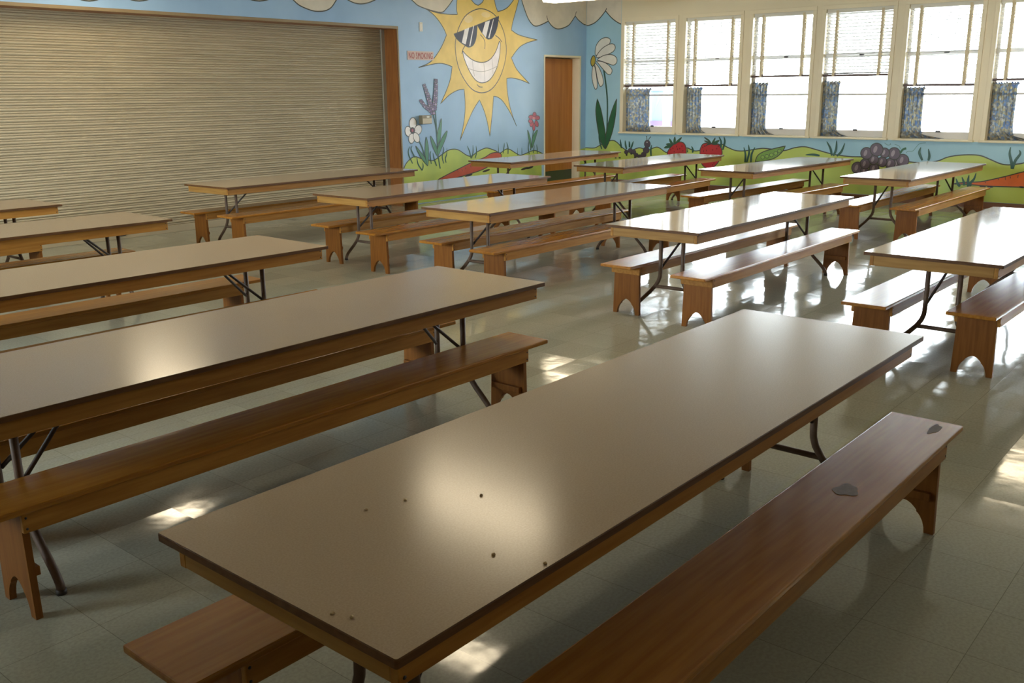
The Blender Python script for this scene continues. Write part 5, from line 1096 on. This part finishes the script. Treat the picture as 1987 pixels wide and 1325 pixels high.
TABLES = [
 (2.330, 1.435, -0.002, 'large beige laminate table in the foreground with crumbs scattered on its top'),
 (2.273, 3.260, -0.007, 'beige laminate table directly behind the foreground table, lamp glow on its top'),
 (2.368, 5.074, -0.019, 'pinkish beige table third back from the camera at left, its left end out of frame'),
 (2.497, 7.093, -0.025, 'tan table fourth back from the camera at left, nearer the shutter'),
 (2.451, 8.786, 0.0, 'tan table cut off at the left photo edge, right in front of the shutter'),
 (6.914, 1.560, -0.009, 'glare-white table cut off by the right photo edge with a dark smudge on top'),
 (6.991, 3.467, 0.0, 'glossy table with bright window glare in the middle row, left of the smudged table'),
 (6.957, 5.311, 0.004, 'middle-row table whose top mirrors the yellow sun mural and orange door'),
 (7.110, 6.947, 0.015, 'middle-row table in front of the shutter jamb, mirroring blue mural stripes'),
 (6.938, 8.897, 0.02, 'dull brown middle-row table standing closest to the shutter'),
 (11.680, 3.569, -0.014, 'back-row table in front of the painted grapes'),
 (11.656, 5.285, -0.042, 'back-row table in front of the painted pea pod'),
 (11.386, 7.023, 0.026, 'back-row table in front of the painted strawberries'),
 (11.248, 8.747, 0.023, 'back-row table in front of the orange door'),
]
dull_proto = make_table(M['laminate_dull'], True)       # the left-hand tables: a duller, worn top and two braces at each end
gloss_proto = make_table(M['laminate'], False)
tabs = []
for i, (x, y, a, lab) in enumerate(TABLES):
    pr = dull_proto if i < 5 else gloss_proto
    o = pr if i in (0, 5) else copy_tree(pr)
    o.location = (x, y, 0); o.rotation_euler = (0, 0, a)
    tag(o, lab, 'table', 'long cafeteria tables')
    tabs.append(o)

# dark smudge on the table at the right edge
b = MB()
pl = []
for k in range(24):
    t = 2 * PI * k / 24
    r_ = 1 + 0.12 * math.sin(3 * t) + 0.08 * math.sin(5 * t + 1)
    pl.append((8.06 - 6.914 + 0.035 * r_ * math.cos(t), 1.735 - 1.56 + 0.075 * r_ * math.sin(t)))
b.prism(pl, TH, TH + 0.0012, M['smudge'], 2)
o = b.build('smudge', tabs[5]); o['label'] = 'dark grey smudge'

# crumbs on the foreground table
rng = random.Random(3)
for (x, y, lab) in ((1.399, 1.515, 'crumb left of the lamp glow, upper of two close together'), (1.305, 1.547, 'crumb nearest the left edge beside the lamp glow'),
                    (1.530, 1.393, 'dark crumb inside the lamp glow'), (1.363, 1.069, 'yellowish crumb at the near long edge of the table'),
                    (1.325, 1.176, 'crumb just below the lamp glow, near the long edge'), (0.967, 1.256, 'left of two pale crumbs near the front end of the table'),
                    (0.981, 1.218, 'right of two pale crumbs near the front end of the table')):
    bm = bmesh.new(); bmesh.ops.create_icosphere(bm, subdivisions=2, radius=0.0042)
    for v in bm.verts:
        v.co *= 1 + rng.uniform(-0.28, 0.28)
        v.co.z = max(v.co.z * 0.7, -0.0022)
    me = bpy.data.meshes.new('crumb'); bm.to_mesh(me); bm.free(); me.materials.append(M['crumb'])
    o = bpy.data.objects.new('crumb', me); COL.objects.link(o); o.location = (x, y, TH + 0.0022)
    tag(o, lab + ' on the foreground table', 'crumb', 'crumbs on the foreground table')

# ------------------------------------------------------------------ benches
BL, BW, BH = 2.85, 0.265, 0.385
def leg_poly():
    right = [(0.1045, BH - 0.0205), (0.1135, 0.0), (0.080, 0.0), (0.0775, 0.022), (0.071, 0.044), (0.061, 0.062),
             (0.052, 0.073), (0.047, 0.076), (0.046, 0.083), (0.038, 0.092), (0.024, 0.104), (0.010, 0.111), (0.0, 0.113)]
    return right + [(-p[0], p[1]) for p in reversed(right[:-1])]
def make_bench(rail):
    r = empty('bench')
    hl, hw = BL / 2, BW / 2
    b = MB(); b.box(-hl, hl, -hw, hw, BH - 0.021, BH, M['seat'], 0.005); b.build('seat', r)
    pxo = hl - 0.150
    for s in (-1, 1):
        b = MB(); y0, y1 = sorted((s * 0.1045, s * 0.1225)); b.box(-pxo, pxo, y0, y1, BH - 0.086, BH - 0.0205, M['apron'], 0.0025); ap = b.build('apron', r)
        if s < 0:
            for x in (-pxo + 0.012, pxo - 0.012):
                for z in (BH - 0.072, BH - 0.036):
                    b = MB(); b.tube([(x, -0.1222, z), (x, -0.1237, z)], 0.0042, M['screw'], 8); b.build('screw', ap)
    poly = leg_poly()
    for s in (-1, 1):
        x0, x1 = sorted((s * pxo, s * (pxo - 0.023)))
        b = MB(); b.prism(poly, x0, x1, M['legwood']); lg = b.build('leg', r)
        x0, x1 = sorted((s * (pxo - 0.0235), s * (pxo - 0.045)))
        b = MB(); b.box(x0, x1, -0.103, 0.103, BH - 0.060, BH - 0.0212, M['legwood'], 0.002); b.build('cleat', lg)
        b = MB(); b.box(x0, x1, -0.092, 0.092, 0.135, 0.165, M['legwood'], 0.002); b.build('stretcher', lg)
        for sy in (-1, 1):
            b = MB(); b.tube([(s * (pxo - 0.0115), sy * 0.0965, 0.0), (s * (pxo - 0.0115), sy * 0.0965, 0.006)], 0.011, M['glide'], 10); b.build('foot_glide', lg)
        if rail and s < 0:
            b = MB(); b.box(-pxo - 0.018, -pxo - 0.0005, -0.122, 0.122, BH - 0.082, BH - 0.0212, M['apron'], 0.003); b.build('end_rail', r)
    return r

BENCHES = [  # x of one end ('a' = left end, 'c' = right end), y, rotation, end rail, label
 ('a', 0.880, 1.785, -0.002, 0, 'orange bench poking out from under the left end of the foreground table'),
 ('c', 3.600, 0.985, -0.006, 0, 'brown bench with worn grey paint patches along the camera side of the foreground table'),
 ('c', 3.645, 2.978, -0.004, 0, 'dark brown bench between the foreground table and the lamp-glow table behind it'),
 ('c', 3.655, 3.632, -0.007, 0, 'shaded bench under the shutter side of the second table from the camera'),
 ('c', 3.730, 4.690, -0.019, 0, 'bench on the camera side of the third table back at left, mostly hidden'),
 ('c', 3.738, 5.515, -0.015, 0, 'light yellow bench under the shutter side of the third table back at left'),
 ('c', 3.825, 7.349, -0.017, 0, 'bench running under the fourth table back at left'),
 ('c', 3.735, 8.450, 0.0, 0, 'bench end glimpsed under the apron of the fourth table at the left photo edge'),
 ('a', 5.415, 1.885, -0.003, 0, 'glare-lit bench on the left side of the table cut off at right'),
 ('a', 5.515, 1.310, -0.012, 0, 'dark bench on the near side of the table cut off at the right photo edge'),
 ('a', 5.597, 3.740, -0.006, 1, 'far bench of the glare-topped middle-row table, arch-footed end facing the camera'),
 ('a', 5.520, 3.128, 0.008, 1, 'near bench of the glare-topped middle-row table, standing in front of its legs'),
 ('a', 5.575, 5.600, 0.0, 0, 'far bench of the sun-mirroring middle-row table'),
 ('a', 5.475, 4.940, 0.004, 0, 'near bench of the sun-mirroring middle-row table'),
 ('a', 5.680, 7.198, 0.010, 0, 'far bench of the table in front of the shutter jamb'),
 ('a', 5.600, 6.460, 0.012, 0, 'near bench of the table in front of the shutter jamb, pointed arch in its leg'),
 ('a', 5.470, 9.148, 0.015, 0, 'dull bench right against the shutter behind the brown table'),
 ('a', 5.515, 8.530, 0.015, 0, 'near bench of the brown table closest to the shutter'),
 ('a', 10.150, 3.821, -0.010, 0, 'bluish-glare bench on the far side of the table before the grapes'),
 ('a', 10.150, 3.214, -0.006, 0, 'near bench of the table before the painted grapes, foot of the orange carrot behind it'),
 ('a', 9.950, 5.554, -0.050, 0, 'bluish-topped bench on the far side of the table before the pea pod'),
 ('c', 12.430, 4.850, -0.040, 0, 'near bench of the table before the pea pod, its lit apron showing at right'),
 ('c', 12.580, 7.270, 0.026, 0, 'reddish bench on the far side of the table before the strawberries'),
 ('c', 12.151, 6.560, 0.026, 0, 'near bench of the table before the strawberries, light orange apron'),
 ('c', 11.854, 8.040, 0.023, 0, 'bench along the near side of the table before the orange door'),
]
protos = {}
first_used = set()
bench_objs = []
for (e, xe, y, a, rail, lab) in BENCHES:
    if rail not in protos: protos[rail] = make_bench(rail); o = protos[rail]
    else: o = copy_tree(protos[rail])
    cx = xe + BL / 2 if e == 'a' else xe - BL / 2
    o.location = (cx, y, 0); o.rotation_euler = (0, 0, a)
    tag(o, lab, 'bench', 'wooden benches along the tables')
    bench_objs.append(o)
bench_objs[2].scale.x = 2.73 / BL; bench_objs[2].location.x = 3.645 - 2.73 / 2      # a slightly shorter bench

# worn patches on the seat of the nearest bench
seat_root = bench_objs[1]
seat = [c for c in seat_root.children if c.name.split('.')[0] == 'seat'][0]
for (x, y, rx, ry, sd) in ((2.755, 0.966, 0.048, 0.036, 1), (3.495, 0.925, 0.058, 0.018, 2)):
    rng = random.Random(sd); b = MB(); pl = []
    p1, p2 = rng.uniform(0, 6), rng.uniform(0, 6)
    for k in range(28):
        t = 2 * PI * k / 28
        r_ = 1 + 0.13 * math.sin(3 * t + p1) + 0.10 * math.sin(5 * t + p2)
        pl.append((x - seat_root.location.x + rx * r_ * math.cos(t), y - seat_root.location.y + ry * r_ * math.sin(t)))
    b.prism(pl, BH, BH + 0.0008, M['worn'], 2)
    o = b.build('worn_patch', seat); o['label'] = 'grey worn patch'
